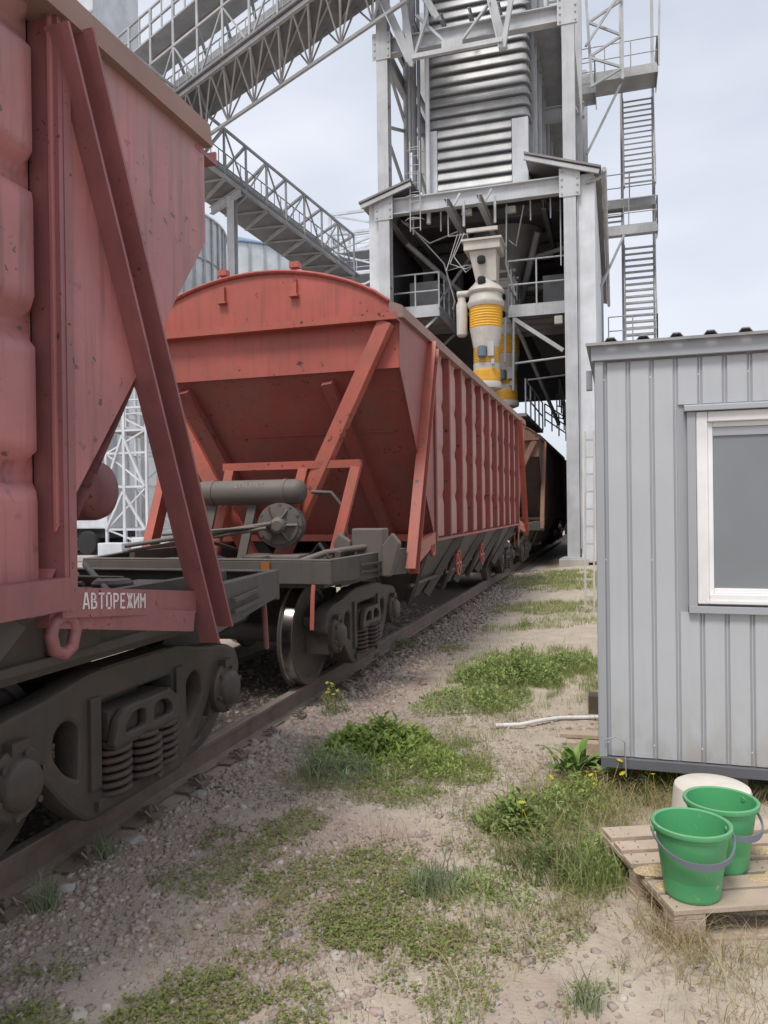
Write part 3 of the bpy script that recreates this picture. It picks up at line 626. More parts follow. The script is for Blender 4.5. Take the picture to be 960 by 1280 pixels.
# ------------------------------------------------------------------ hopper wagons
BASE = 5.25; HW = 1.57; EAVE = 3.80
def stroke_letter(bm_, strokes, o, ux, uz, w, h, th, nrm):
    for (a, b_) in strokes:
        p = o + ux * a[0] * w + uz * a[1] * h; q = o + ux * b_[0] * w + uz * b_[1] * h; bm_.bar(p, q, th, .002, nrm)
LET = {'А': [((0, 0), (.42, 1)), ((.58, 1), (1, 0)), ((.3, .3), (.7, .3))], 'В': [((.1, 0), (.1, 1)), ((.25, .97), (.75, .85)), ((.75, .85), (.75, .62)), ((.75, .62), (.3, .52)), ((.3, .52), (.9, .40)), ((.9, .40), (.9, .12)), ((.9, .12), (.25, .03))],
       'Т': [((0, .95), (1, .95)), ((.5, 0), (.5, .86))], 'О': [((.1, .12), (.1, .88)), ((.9, .12), (.9, .88)), ((.2, .97), (.8, .97)), ((.2, .03), (.8, .03))], 'Р': [((.1, 0), (.1, 1)), ((.25, .95), (.85, .9)), ((.88, .9), (.88, .55)), ((.85, .52), (.28, .48))],
       'Е': [((.1, 0), (.1, 1)), ((.25, .95), (.9, .95)), ((.25, .5), (.75, .5)), ((.25, .05), (.9, .05))], 'Ж': [((.5, 0), (.5, 1)), ((.0, 1), (.38, .52)), ((.38, .48), (.0, 0)), ((1, 1), (.62, .52)), ((.62, .48), (1, 0))],
       'И': [((.08, 0), (.08, 1)), ((.92, 0), (.92, 1)), ((.22, .2), (.78, .8))], 'М': [((.05, 0), (.05, 1)), ((.95, 0), (.95, 1)), ((.22, .72), (.5, .42)), ((.5, .42), (.78, .72))],
       '2': [((.1, .85), (.5, 1)), ((.5, 1), (.9, .8)), ((.9, .8), (.1, 0)), ((.1, 0), (1, 0))], '6': [((.8, 1), (.2, .6)), ((.2, .6), (.15, .1)), ((.15, .1), (.85, .1)), ((.85, .1), (.85, .5)), ((.85, .5), (.2, .5))], '1': [((.5, 0), (.5, 1)), ((.2, .8), (.5, 1))], '5': [((.9, 1), (.15, 1)), ((.15, 1), (.15, .55)), ((.15, .55), (.85, .5)), ((.85, .5), (.85, .05)), ((.85, .05), (.1, 0))], '.': [((.4, .05), (.6, .05))]}

def make_wagon(label, mats, detail=2, ov=(.1, .1), braces=(1, 1), beam=False, wheels=(), slant=-1.22, rib=1.2, groove=.4):
    """grain hopper wagon about the middle of its base; y runs along the track"""
    body, frame, side, panel, under = mats
    W = thing('hopper_wagon', label, 'railway wagon', (0, 0, 0), 0, 'grain hopper wagons standing on the track')
    yr = BASE - rib                                            # the ribbed wall runs between -yr and +yr
    # side walls
    npan = 10; pitch = 2 * yr / npan
    for sx in (1, -1):
        if sx < 0:
            MB().box((-HW + .0, -yr, 1.38), (-HW + .08, yr, EAVE)).build('side_wall', side, W); continue
        pm = None
        for k in range(npan):
            y0 = -yr + k * pitch + .03; y1 = y0 + pitch - .06
            if pm is None:
                b = MB(); ny, nz_ = 12, 60; z0, z1 = 1.40, EAVE - .06
                per = .565; vs = []
                for i in range(nz_ + 1):
                    z = z0 + (z1 - z0) * i / nz_; ph = ((z - 1.62) / per) % 1.0
                    g_ = math.exp(-((ph - .5) / .10) ** (4 if beam else 2)) if z > 1.75 else 0
                    for j in range(ny + 1):
                        u = j / ny; e_ = min(1, min(u, 1 - u) * (18 if beam else 7)); e_ = e_ * e_ * (3 - 2 * e_)
                        vs.append((HW - .12 + (.078 if beam else .075) * e_ * (1 - groove * g_), (y1 - y0) * u - (y1 - y0) / 2, z))
                b.add(vs, [(i * (ny + 1) + j, i * (ny + 1) + j + 1, (i + 1) * (ny + 1) + j + 1, (i + 1) * (ny + 1) + j) for i in range(nz_) for j in range(ny)])
                pm = b.mesh('side_panel', panel, smooth=70)
            o = bpy.data.objects.new('side_panel', pm); COL.objects.link(o); o.parent = W; o.location = (0, (y0 + y1) / 2, 0)
        b = MB(); b.prism([(HW - .13, -.045, 0), (HW, -.045, 0), (HW, .045, 0), (HW - .13, .045, 0)], (0, 0, 1)); b.box((HW - .03, .045, 0), (HW, .075, 1))
        for k in range(npan + 1):
            y = -yr + k * pitch; b = MB()
            b.box((HW - .13, y - .012, 1.36), (HW + .01, y + .012, EAVE - .05)); b.box((HW - .006, y + .013, 1.36), (HW + .014, y + .055, EAVE - .05)); b.build('wall_post', frame if beam else side, W)  # darker post paint stands in for shade on the near faces
    for sx in (1, -1):
        b = MB(); x0, x1 = sorted((sx * HW - sx * .1, sx * HW + sx * .035)); L0, L1 = -BASE - ov[0] - .02, BASE + ov[1] + .02
        b.prism([(sx * (HW + .035), L0, EAVE - .13), (sx * (HW + .02), L0, EAVE - .01), (sx * (HW - .12), L0, EAVE + .05), (sx * (HW - .12), L0, EAVE - .13)], (0, L1 - L0, 0)); b.build('eave_beam', M_DUST if detail > 1 else side, W)
        if beam: MB().box((sx * HW - .06, -yr, 1.375), (sx * HW + .03, yr, 1.50)).build('side_beam', frame, W)
        else: MB().box((sx * HW - .10, -yr, 1.355), (sx * HW + .012, yr, 1.385)).build('side_beam', side, W)
    # roof
    b = MB(); k = 20; arc = [(-HW + .12 + (2 * HW - .24) * i / k, EAVE + .045 + .43 * (1 - (2 * i / k - 1) ** 2) ** .85) for i in range(k + 1)]
    b.add([(x, L0, z) for x, z in arc] + [(x, L1, z) for x, z in arc], [(i, i + 1, k + 2 + i, k + 1 + i) for i in range(k)]); b.build('roof', body, W, smooth=50)
    MB().box((-.36, L0 + .9, EAVE + .50), (.36, L1 - .9, EAVE + .60)).build('roof_hatch', body, W)
    for s in (-1, 1):
        o_v = ov[0] if s < 0 else ov[1]
        Yp = lambda t: s * (BASE + t)
        Y = lambda t: s * (BASE + t + o_v - .06)             # body end
        # end gable, closed between eave and band
        b = MB(); b.prism([(x, Y(.06), z - .012) for x, z in arc] + [(HW - .12, Y(.06), EAVE - .14), (-HW + .12, Y(.06), EAVE - .14)], (0, -s * .012, 0)); b.build('end_gable', body, W)
        b = MB(); b.path([(x, Y(.075), z) for x, z in arc], .022, 6); b.build('gable_rim', body, W, smooth=60)
        for x in (-.42, .42):
            b = MB(); b.box((x - .03, min(Y(.06), Y(.10)), EAVE + .20), (x + .03, max(Y(.06), Y(.10)), EAVE + .36)); b.box((x - .05, min(Y(.06), Y(.12)), EAVE + .18), (x + .05, max(Y(.06), Y(.12)), EAVE + .205)); b.build('gable_bracket', frame, W)
            b = MB(); b.box((x - .05, min(Y(.0), Y(.09)), EAVE + .49), (x + .05, max(Y(.0), Y(.09)), EAVE + .55)); b.build('roof_lug', body, W)
        b = MB(); lo, hi = sorted((Y(-.02), Y(.20))); b.box((-HW + .01, lo, EAVE - .17), (HW - .01, hi, EAVE - .15)); lo, hi = sorted((Y(.185), Y(.20))); b.box((-HW + .01, lo, EAVE - .15), (HW - .01, hi, EAVE - .10)); b.build('end_ledge', frame, W)
        b = MB(); lo, hi = sorted((Y(.05), Y(.065))); b.box((-HW + .02, lo, 3.17), (HW - .02, hi, EAVE - .17)); b.build('end_band', body, W)
        # slope sheet with its stiffeners
        b = MB(); T = Vector((0, Y(.04), 3.20)); Bm = Vector((0, Yp(-1.24), 1.40)); nn = Vector((0, s * (T.z - Bm.z), -(abs(T.y - Bm.y)))).normalized()
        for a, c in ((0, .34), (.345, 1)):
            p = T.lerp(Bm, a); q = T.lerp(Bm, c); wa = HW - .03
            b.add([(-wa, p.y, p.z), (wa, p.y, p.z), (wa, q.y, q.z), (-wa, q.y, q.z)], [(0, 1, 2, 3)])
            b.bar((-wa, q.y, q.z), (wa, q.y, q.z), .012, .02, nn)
        b.build('slope_sheet', side, W)  # where side paint is darker, it holds the slope's shade in its colour
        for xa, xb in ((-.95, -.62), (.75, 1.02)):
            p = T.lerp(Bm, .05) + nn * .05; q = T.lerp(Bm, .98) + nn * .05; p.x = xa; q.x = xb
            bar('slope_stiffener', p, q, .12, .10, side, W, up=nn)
        lo, hi = sorted((Yp(-1.30), Yp(-1.14))); MB().box((-HW + .03, lo, 1.36), (HW - .03, hi, 1.44)).build('slope_sill', frame, W)
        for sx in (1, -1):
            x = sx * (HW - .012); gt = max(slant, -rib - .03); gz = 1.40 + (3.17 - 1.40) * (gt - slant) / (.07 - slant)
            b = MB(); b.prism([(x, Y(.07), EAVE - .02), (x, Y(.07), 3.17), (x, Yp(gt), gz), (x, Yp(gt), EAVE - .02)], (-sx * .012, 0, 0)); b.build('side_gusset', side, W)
            # side brace: channel from the last post's head down to the sill end
            p = Vector((sx * (HW + .03), Yp(-1.10), EAVE - .15)); q = Vector((sx * (HW + .03), Yp(-.02), 1.10))
            d = (q - p).normalized(); side_v = Vector((sx, 0, 0)); u = d.cross(side_v)
            b = MB()
            wv = .085
            b.sec(p, q, [(-wv, -.06), (wv, -.06), (wv, .05), (wv - .014, .05), (wv - .014, -.046), (-wv + .014, -.046), (-wv + .014, .05), (-wv, .05)], up=side_v)
            b.build('side_brace', frame, W)
            # lower side beam plate between post and brace
            b = MB(); b.prism([(sx * (HW + .012), Yp(-1.17), 1.345), (sx * (HW + .012), Yp(-.20), 1.235), (sx * (HW + .012), Yp(-.20), 1.345), (sx * (HW + .012), Yp(-1.17), 1.465)], (-sx * .06, 0, 0)); b.build('beam_plate', frame, W)
            # platform side sill, tapered towards the end
            b = MB(); b.prism([(sx * (HW - .02), Yp(.02), 1.33), (sx * (HW - .02), Yp(.02), 1.08), (sx * 1.27, Yp(1.42), 1.12), (sx * 1.27, Yp(1.42), 1.30)], (-sx * .02, 0, 0))
            b.prism([(sx * (HW - .02), Yp(.02), 1.33), (sx * 1.27, Yp(1.42), 1.30), (sx * 1.20, Yp(1.42), 1.30), (sx * (HW - .1), Yp(.02), 1.33)], (0, 0, .012)); b.build('platform_sill', under, W)
            b = MB()
            for zz in (1.17, 1.235): b.bar((sx * (HW - .045), Yp(.30), zz), (sx * (HW - .19), Yp(.95), zz), .02, .022)
            b.build('sill_swage', under, W)
            MB().bar((sx * (HW - .05), Yp(-1.2), 1.36), (sx * (HW - .0), Yp(-.25), 1.20), .06, .10).build('strut', frame, W)
            if sx > 0:
                b = MB(); b.path([(HW - .02, Yp(-1.13) + a * .062, z) for a, z in [(0, 1.345), (-.8, 1.33), (-1.1, 1.28), (-.8, 1.22), (0, 1.195), (.8, 1.22), (1.1, 1.28), (.8, 1.33), (.02, 1.346)]], .026, 8); b.build('tie_down_eye', frame, W, smooth=60)
        lo, hi = sorted((Yp(1.42), Yp(1.47))); b = MB(); b.box((-1.27, lo, 1.10), (1.27, hi, 1.30)); b.box((-1.27, min(Yp(1.36), Yp(1.47)), 1.3005), (1.27, max(Yp(1.36), Yp(1.47)), 1.315)); b.build('end_sill', under, W, bevel=.006)
        b = MB(); lo, hi = sorted((Yp(-1.3), Yp(1.40))); b.box((-1.18, lo, 1.06), (1.18, hi, 1.10)); b.build('platform_deck', under, W)
        # main end braces down to the platform
        for sx in (1, -1) if braces[s > 0] else ():
            p = Vector((sx * 1.44, Y(.13), EAVE - .18)); q = Vector((sx * .10 + .10, Yp(.30), 1.12)); up_ = Vector((0, s, .35))
            b = MB(); b.sec(p, q, [(-.075, -.05), (.075, -.05), (.075, .05), (.063, .05), (.063, -.036), (-.063, -.036), (-.063, .05), (-.075, .05)], up=-up_); b.build('end_brace', frame, W)
        # coupler
        b = MB(); b.box((-.13, min(Yp(1.0), Yp(1.62)), .98), (.13, max(Yp(1.0), Yp(1.62)), 1.20)); lo, hi = sorted((Yp(1.60), Yp(1.96))); b.box((-.26, lo, .96), (.05, hi, 1.24)); lo, hi = sorted((Yp(1.60), Yp(1.80))); b.box((.06, lo, .98), (.27, hi, 1.22)); b.build('coupler', M_IRON, W, bevel=.03)
        b = MB(); b.path([(.55, Yp(1.40), 1.02), (.5, Yp(1.6), .80), (.35, Yp(1.8), .72), (.2, Yp(1.98), .82)], .028, 7); b.build('brake_hose', M_BLK, W, smooth=60)
        b = MB(); b.path([(1.12, Yp(1.50), 1.10), (1.12, Yp(1.52), 1.02), (1.12, Yp(1.55), .72)], .02, 6); b.build('uncoupling_lever', frame, W, smooth=60)
        make_bogie(W, Yp(0))
    # underframe and discharge hoppers
    MB().box((-.30, -BASE - 1.35, .93), (.30, BASE + 1.35, 1.20)).build('centre_sill', M_IRON, W)
    for sx in (1, -1): MB().box((sx * 1.12 - .03, -BASE - .9, 1.02), (sx * 1.12 + .03, BASE + .9, 1.35)).build('side_bearer', M_IRON, W)
    for k in range(4):
        yc = -3.0 + 2.0 * k
        for sx in (1, -1):
            b = MB(); b.prism([(sx * 1.45, yc - .98, 1.40), (sx * 1.45, yc + .98, 1.40), (sx * 1.0, yc + .45, .55), (sx * 1.0, yc - .45, .55)], (-sx * .7, 0, 0)); b.build('discharge_hopper', M_GREY, W)
            for dy in (-.95, .95):
                bar('hopper_rib', (sx * 1.46, yc + dy, 1.36), (sx * 1.06, yc + dy * .5, .55), .05, .12, M_GREY, W)
        if k not in wheels: continue
        b = MB()
        b.path([(1.25, yc + .95, .86), (1.28, yc + .95, 1.02), (1.42, yc + .95, 1.12)], .02, 6)
        for q in range(6):
            a = q * math.pi / 3; b.bar((1.44, yc + .95, .96), (1.44, yc + .95 + .17 * math.cos(a), .96 + .17 * math.sin(a)), .03, .03, (1, 0, 0))
        b.path([(1.44, yc + .95 + .17 * math.cos(a), .96 + .17 * math.sin(a)) for a in np.linspace(0, 2 * math.pi, 17)], .016, 6); b.build('hatch_handwheel', frame, W, smooth=60)
        MB().tube((1.2, yc - .9, .80), (1.2, yc + .9, .80), .025, 8).build('hatch_shaft', M_IRON, W)
    return W

def air_tank(W, x0, x1, y, z, r, mt, text=None):
    b = MB(); L_ = x1 - x0; mm = Matrix.Translation((x0, y, z)) @ Matrix.Rotation(R(90), 4, 'Y')
    b.lathe([(r * .25, -.07), (r * .65, -.052), (r * .92, -.02), (r, .015), (r, L_ - .015), (r * .92, L_ + .02), (r * .65, L_ + .052), (r * .25, L_ + .07)], 28, mm)
    o = b.build('air_tank', mt, W, smooth=50)
    for q in (.13, .87): MB().lathe([(r + .006, -.02), (r + .006, .02)], 28, Matrix.Translation((x0 + L_ * q, y, z)) @ Matrix.Rotation(R(90), 4, 'Y')).build('tank_strap', mt, o, smooth=50)
    if text:
        b = MB(); a0 = R(22); n_ = Vector((0, -math.cos(a0), math.sin(a0))); c = Vector((x0 + L_ * .40, y, z)) + n_ * (r + .002)
        for i, ch in enumerate(text): stroke_letter(b, LET[ch], c + Vector((i * .04, 0, 0)), Vector((1, 0, 0)), Vector((0, math.sin(a0), math.cos(a0))), .026, .05, .008, n_)
        b.build('stencil_date', mat('worn_tank_stencil', (.30, .27, .24), .8, dirt=(.16, .13, .11), dirt_amt=.9, dscale=25), o)
    return o

# nearest wagon
w1 = make_wagon('nearest hopper wagon in faded pinkish red paint, filling the left side', (M_PINK, M_PINKF, M_PINK, M_PINK, M_GREY), 2, (.0, -.03), (1, 0), True, (), -1.40, 1.14, .95)
s = 1; Y1 = lambda t: BASE + t
air_tank(w1, -.2, 1.14, Y1(-.38), 1.86, .15, M_PINKF)
b = MB(); n_ = Vector((1, 0, 0)); ux = Vector((0, .97 * 1, -.11)).normalized(); uz = Vector((0, 0, 1))
for i, ch in enumerate('АВТОРЕЖИМ'): stroke_letter(b, LET[ch], Vector((HW + .0145, Y1(-1.055) + i * .0475, 1.365 - i * .0056)), ux, uz, .035, .066, .0085, n_)
b.build('stencil_lettering', M_PAINTW, w1)
b = MB()
for z in (1.60, 1.64, 1.675): b.box((HW - .057, Y1(-1.53), z), (HW - .055, Y1(-1.505), z + .022))
b.build('stencil_number', M_PAINTW, w1)
for (a, c, r) in [((1.1, -.6, 1.30), (-.6, .9, 1.36), .018), ((1.15, -.5, 1.26), (-.5, 1.0, 1.40), .018), ((1.2, -.75, 1.18), (.0, .1, 1.24), .035), ((.9, -.2, 1.28), (-.9, 1.1, 1.34), .022)]: rod('brake_rod', (a[0], Y1(a[1]), a[2]), (c[0], Y1(c[1]), c[2]), r, M_IRON, w1)
for (a, c, r) in [((1.25, -.7, 1.27), (.1, .75, 1.33), .014), ((1.0, -.1, 1.30), (.0, .95, 1.38), .02), ((.7, .05, 1.34), (-.9, .5, 1.30), .016), ((1.3, -.3, 1.20), (.2, .35, 1.36), .022), ((.5, -.4, 1.25), (-.4, 1.0, 1.30), .03)]: rod('brake_rod', (a[0], Y1(a[1]), a[2]), (c[0], Y1(c[1]), c[2]), r, M_IRON, w1)
b = MB(); b.path([(1.1, Y1(-.5), 1.16), (1.0, Y1(-.35), 1.33), (.75, Y1(-.1), 1.35), (.5, Y1(.2), 1.27), (.2, Y1(.3), 1.34), (-.3, Y1(.4), 1.25)], .022, 7); b.build('air_pipe', M_IRON, w1, smooth=60)
b = MB(); b.box((.35, Y1(.32), 1.28), (.75, Y1(.37), 1.36)); b.build('brake_lever', M_IRON, w1, bevel=.01); b = MB(); b.box((-.1, Y1(.52), 1.26), (.5, Y1(.56), 1.34)); b.build('brake_lever', M_IRON, w1, bevel=.01)
for (x, t, sx_, sy_, z) in [(1.05, -.62, .16, .16, 1.32), (.35, .1, .3, .2, 1.30), (.6, .9, .25, .18, 1.27), (1.15, .55, .12, .2, 1.2)]: MB().box((x - sx_, Y1(t) - sy_, 1.10), (x + sx_, Y1(t) + sy_, z)).build('deck_bracket', M_IRON, w1, bevel=.02)
b = MB(); b.lathe([(.10, 0), (.12, .02), (.12, .05), (.10, .07)], 20, Matrix.Translation((.75, Y1(.25), 1.28))); b.build('relay_valve', M_IRON, w1, smooth=40)
w1.location = (TRACK_X, 3.60 - BASE, 0)
# second wagon with the brake gear on its near platform
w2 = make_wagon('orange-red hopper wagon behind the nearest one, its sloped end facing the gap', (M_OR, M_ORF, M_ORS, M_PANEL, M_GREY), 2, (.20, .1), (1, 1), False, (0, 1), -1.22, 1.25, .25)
Y2 = lambda t: -(BASE + t)
air_tank(w2, -.46, .62, Y2(.62), 1.93, .125, M_TANK, '26.11.15')
for x, mt_ in ((-.30, M_ORF), (.55, M_ORF), (1.12, M_ORF)): bar('tank_frame_leg', (x, Y2(.30), 2.22), (x - .22 if x > 0.2 else x - .12, Y2(.55), 1.10), .10, .06, mt_, w2, 'channel', (0, -1, 0))
bar('tank_frame_bar', (-.38, Y2(.30), 2.21), (1.16, Y2(.30), 2.21), .08, .08, M_ORF, w2)
for x in (-.33, .12): bar('tank_leg', (x, Y2(.62), 1.84), (x - .12, Y2(.75), 1.10), .09, .03, M_TANK, w2, up=(0, 1, 0))
mm = Matrix.Translation((.50, Y2(.82), 1.60)) @ Matrix.Rotation(R(12), 4, 'Z') @ Matrix.Rotation(R(90), 4, 'X')
b = MB(); b.lathe([(r_ * .86, z_) for r_, z_ in [(.235, -.26), (.25, -.2), (.22, -.16), (.22, -.02), (.255, -.02), (.255, .02), (.215, .025), (.215, .05), (.10, .06), (.085, .14), (.055, .16)]], 32, mm)
for k in range(6):
    a = k * math.pi / 3; b.add([mm @ Vector(p) for p in [(.07 * math.cos(a), .07 * math.sin(a), .13), (.178 * math.cos(a), .178 * math.sin(a), .054), (.178 * math.cos(a + .1), .178 * math.sin(a + .1), .052), (.07 * math.cos(a + .25), .07 * math.sin(a + .25), .06)]], [(0, 1, 2, 3)])
for k in range(12):
    a = k * math.pi / 6; b.lathe([(.013, .02), (.013, .036)], 6, mm @ Matrix.Translation((.202 * math.cos(a), .202 * math.sin(a), 0)))
b.build('brake_cylinder', M_TANK, w2, smooth=35)
for (a, c, r) in [((.48, .98, 1.62), (-.95, 1.25, 1.42), .022), ((.44, 1.0, 1.58), (-1.0, 1.2, 1.36), .018), ((.48, .97, 1.60), (-.5, 1.3, 1.53), .014), ((.9, 1.1, 1.16), (1.3, .35, 1.46), .04)]: rod('brake_rod', (a[0], Y2(a[1]), a[2]), (c[0], Y2(c[1]), c[2]), r, M_TANK, w2)
b = MB(); b.path([(.72, Y2(1.2), 1.12), (.78, Y2(1.15), 1.25), (1.0, Y2(.9), 1.34), (1.3, Y2(.6), 1.38), (1.42, Y2(.3), 1.38)], .032, 8); b.path([(.66, Y2(.4), 1.93), (.85, Y2(.35), 1.92), (.98, Y2(.3), 1.75), (1.0, Y2(.3), 1.35)], .02, 8); b.build('air_pipe', M_TANK, w2, smooth=60)
b = MB(); b.box((1.16, Y2(.62), 1.10), (1.48, Y2(.42), 1.56)); b.prism([(1.06, Y2(.66), 1.10), (1.16, Y2(.66), 1.10), (1.16, Y2(.66), 1.44), (1.04, Y2(.66), 1.52), (.98, Y2(.66), 1.42)], (0, .08, 0)); b.prism([(1.48, Y2(.66), 1.10), (1.56, Y2(.66), 1.10), (1.66, Y2(.66), 1.42), (1.58, Y2(.66), 1.52), (1.48, Y2(.66), 1.40)], (0, .08, 0)); b.build('valve_box', M_TANK, w2, bevel=.015)
for (a, c, r) in [((-1.1, .3, 1.18), (.9, .25, 1.30), .022), ((-.6, 1.25, 1.2), (1.1, 1.3, 1.2), .03), ((.1, .5, 1.25), (1.2, .7, 1.2), .018), ((-.2, .95, 1.45), (-.2, .2, 1.3), .02), ((1.2, .2, 1.2), (-.9, .9, 1.24), .016)]: rod('brake_rod', (a[0], Y2(a[1]), a[2]), (c[0], Y2(c[1]), c[2]), r, M_IRON, w2)
for pts_, r in [([(.9, 1.2, 1.15), (.6, 1.3, 1.32), (.25, 1.2, 1.25), (-.1, 1.3, 1.38), (-.5, 1.2, 1.2)], .02), ([(.75, .65, 1.3), (.9, .8, 1.42), (1.05, .95, 1.3), (1.25, 1.1, 1.2)], .018)]:
    b = MB(); b.path([(x, Y2(t), z) for x, t, z in pts_], r, 6); b.build('air_hose', M_BLK, w2, smooth=60)
for (x, t, sx_, sy_, z) in [(.45, .8, .3, .15, 1.32), (.2, 1.1, .2, .15, 1.22), (-.4, 1.0, .2, .2, 1.28), (.75, .5, .16, .12, 1.30), (-.9, .6, .15, .3, 1.25)]: MB().box((x - sx_, Y2(t) - sy_, 1.10), (x + sx_, Y2(t) + sy_, z)).build('deck_bracket', M_TANK, w2, bevel=.02)
MB().box((.62, Y2(1.49), 1.22), (.70, Y2(1.47), 1.29)).build('reflector', M_REFL, w2)
y0 = -BASE + 1.25 + .12
for ch, dy, z, hh in (('2', .26, 3.17, .11), ('1', .16, 3.28, .10), ('2', .24, 2.12, .07), ('1', .2, 1.75, .09), ('1', .28, 1.75, .09), ('1', .36, 1.75, .09)):
    b = MB(); stroke_letter(b, LET[ch], Vector((HW - .063, y0 + dy, z)), Vector((0, 1, 0)), Vector((0, 0, 1)), hh * 2.0 if ch == '2' else .04, hh, .02, Vector((1, 0, 0))); b.build('stencil_digit', M_PAINTW, w2)
w2.location = (TRACK_X, 7.58 + BASE, 0)
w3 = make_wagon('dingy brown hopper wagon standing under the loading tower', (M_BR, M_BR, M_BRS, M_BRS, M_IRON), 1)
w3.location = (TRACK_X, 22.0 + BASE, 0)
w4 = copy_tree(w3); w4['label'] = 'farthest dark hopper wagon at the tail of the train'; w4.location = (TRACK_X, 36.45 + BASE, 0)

# ------------------------------------------------------------------ site cabin
CX0, CX1, CY0, CY1, CZ0, CZ1 = -.115, 4.6, 4.82, 7.3, .22, 2.63
cab = thing('site_cabin', 'grey ribbed sheet metal site cabin with a white framed window', 'cabin', (CX0, CY0, 0))
WX0, WX1, WZ0, WZ1 = .455, 1.62, 1.165, 2.295                  # window opening
b = MB()
for lo, hi in (((CX0 + .03, CZ0), (WX0 + .02, CZ1 + .05)), ((WX1 - .02, CZ0), (CX1, CZ1 + .05)), ((WX0 + .0205, CZ0), (WX1 - .0205, WZ0 + .02)), ((WX0 + .0205, WZ1 - .02), (WX1 - .0205, CZ1 + .05))): b.box((lo[0], CY0 + .03, lo[1]), (hi[0], CY0 + .09, hi[1]))
b.build('wall', M_CABT, cab)
MB().box((CX0 + .06, CY1 - .06, CZ0), (CX1, CY1, CZ1 + .05)).build('back_wall', M_CABT, cab)
MB().box((CX1 - .06, CY0 + .091, CZ0), (CX1, CY1 - .061, CZ1 + .05)).build('end_wall', M_CAB, cab)
PIT = .1345
for k in range(-1, int((CX1 - CX0) / PIT)):
    x0 = CX0 + .062 + k * PIT; x1 = x0 + PIT
    xa = max(x0 + .004, CX0 + .045); xb = x1 - .013
    if xb - xa < .02: continue
    spans = [(CZ0 + .004, CZ1 - .01)]
    if xb > WX0 - .035 and xa < WX1 + .035:
        if xa < WX0 - .035 or xb > WX1 + .035: spans = [(CZ0 + .004, WZ0 - .055), (WZ1 + .05, CZ1 - .01)]
        else: spans = [(CZ0 + .004, WZ0 - .055), (WZ1 + .05, CZ1 - .01)]
    for z0, z1 in spans:
        b = MB(); y = CY0 + .03; d = .012
        pr = [(xa, y), (xa + .007, y - d), (xb - .007, y - d), (xb, y)]
        b.add([(p, q, z0) for p, q in pr] + [(p, q, z1) for p, q in pr], [(0, 1, 5, 4), (1, 2, 6, 5), (2, 3, 7, 6), (0, 3, 2, 1), (4, 5, 6, 7)])
        b.add([(xb + .004, y, z0), (xb + .006, y - .008, z0), (xb + .011, y - .008, z0), (xb + .013, y, z0), (xb + .004, y, z1), (xb + .006, y - .008, z1), (xb + .011, y - .008, z1), (xb + .013, y, z1)], [(0, 1, 5, 4), (1, 2, 6, 5), (2, 3, 7, 6)])
        b.build('wall_panel', M_CAB, cab)
b = MB(); b.box((CX0, CY0 - .004, CZ0 - .002), (CX0 + .048, CY0 + .028, CZ1)); b.box((CX0 - .002, CY0 + .029, CZ0 - .002), (CX0 + .028, CY0 + .12, CZ1)); b.build('corner_trim', M_CABT, cab, bevel=.003)
b = MB(); b.box((CX0 - .006, CY0 + .121, CZ0), (CX0 + .026, CY1, CZ1)); b.build('side_wall', M_CAB, cab)
b = MB(); b.box((CX0 + .01, CY0 - .006, CZ0 - .065), (CX1, CY0 + .05, CZ0 - .003)); b.box((CX0 + .01, CY0 + .051, CZ0 - .065), (CX0 + .06, CY1, CZ0 - .003)); b.build('base_trim', M_CABD, cab, bevel=.004)
MB().box((CX0 + .08, CY0 + .10, CZ0 - .06), (CX1, CY1, CZ0 - .003)).build('floor_frame', M_IRON, cab)
for x in (.6, 2.2, 3.9):
    for y in (CY0 + .35, CY1 - .3): MB().box((x - .15, y - .12, -.05), (x + .15, y + .12, CZ0 - .062)).build('support_block', M_CONC, cab)
b = MB(); b.box((CX0 - .02, CY0 - .022, CZ1 + .001), (CX1, CY0 + .002, CZ1 + .094)); b.build('fascia', M_CABT, cab, bevel=.003)
b = MB(); b.box((CX0 - .022, CY0 + .003, CZ1 + .001), (CX0 - .002, CY1, CZ1 + .094)); b.build('fascia', M_CABT, cab, bevel=.003)
b = MB(); pr = []; x = CX0 - .05; zt = CZ1 + .099
while x < CX1 + .1:
    pr += [(x, 0), (x + .105, 0), (x + .125, .026), (x + .165, .026)]; x += .185
n_ = len(pr); th = .006
for (ya, za), (yb_, zb) in [((CY0 - .055, zt), (CY1 + .05, zt + .08))]:
    b.add([(p, ya, za + q) for p, q in pr] + [(p, yb_, zb + q) for p, q in pr] + [(p, ya, za + q + th) for p, q in pr] + [(p, yb_, zb + q + th) for p, q in pr],
          [(i, i + 1, n_ + i + 1, n_ + i) for i in range(n_ - 1)] + [(2 * n_ + i, 2 * n_ + i + 1, 3 * n_ + i + 1, 3 * n_ + i) for i in range(n_ - 1)] + [(i, i + 1, 2 * n_ + i + 1, 2 * n_ + i) for i in range(n_ - 1)])
b.build('roof_sheet', M_CROOF, cab)
b = MB(); b.box((CX0 - .052, CY0 - .058, zt - .012), (CX1 + .05, CY0 - .05, zt + .004)); b.build('drip_edge', M_CROOF, cab)
MB().box((CX0 - .06, CY0 + .25, CZ1 - .13), (CX0 - .024, CY0 + .33, CZ1 - .01)).build('junction_box', M_CABT, cab)
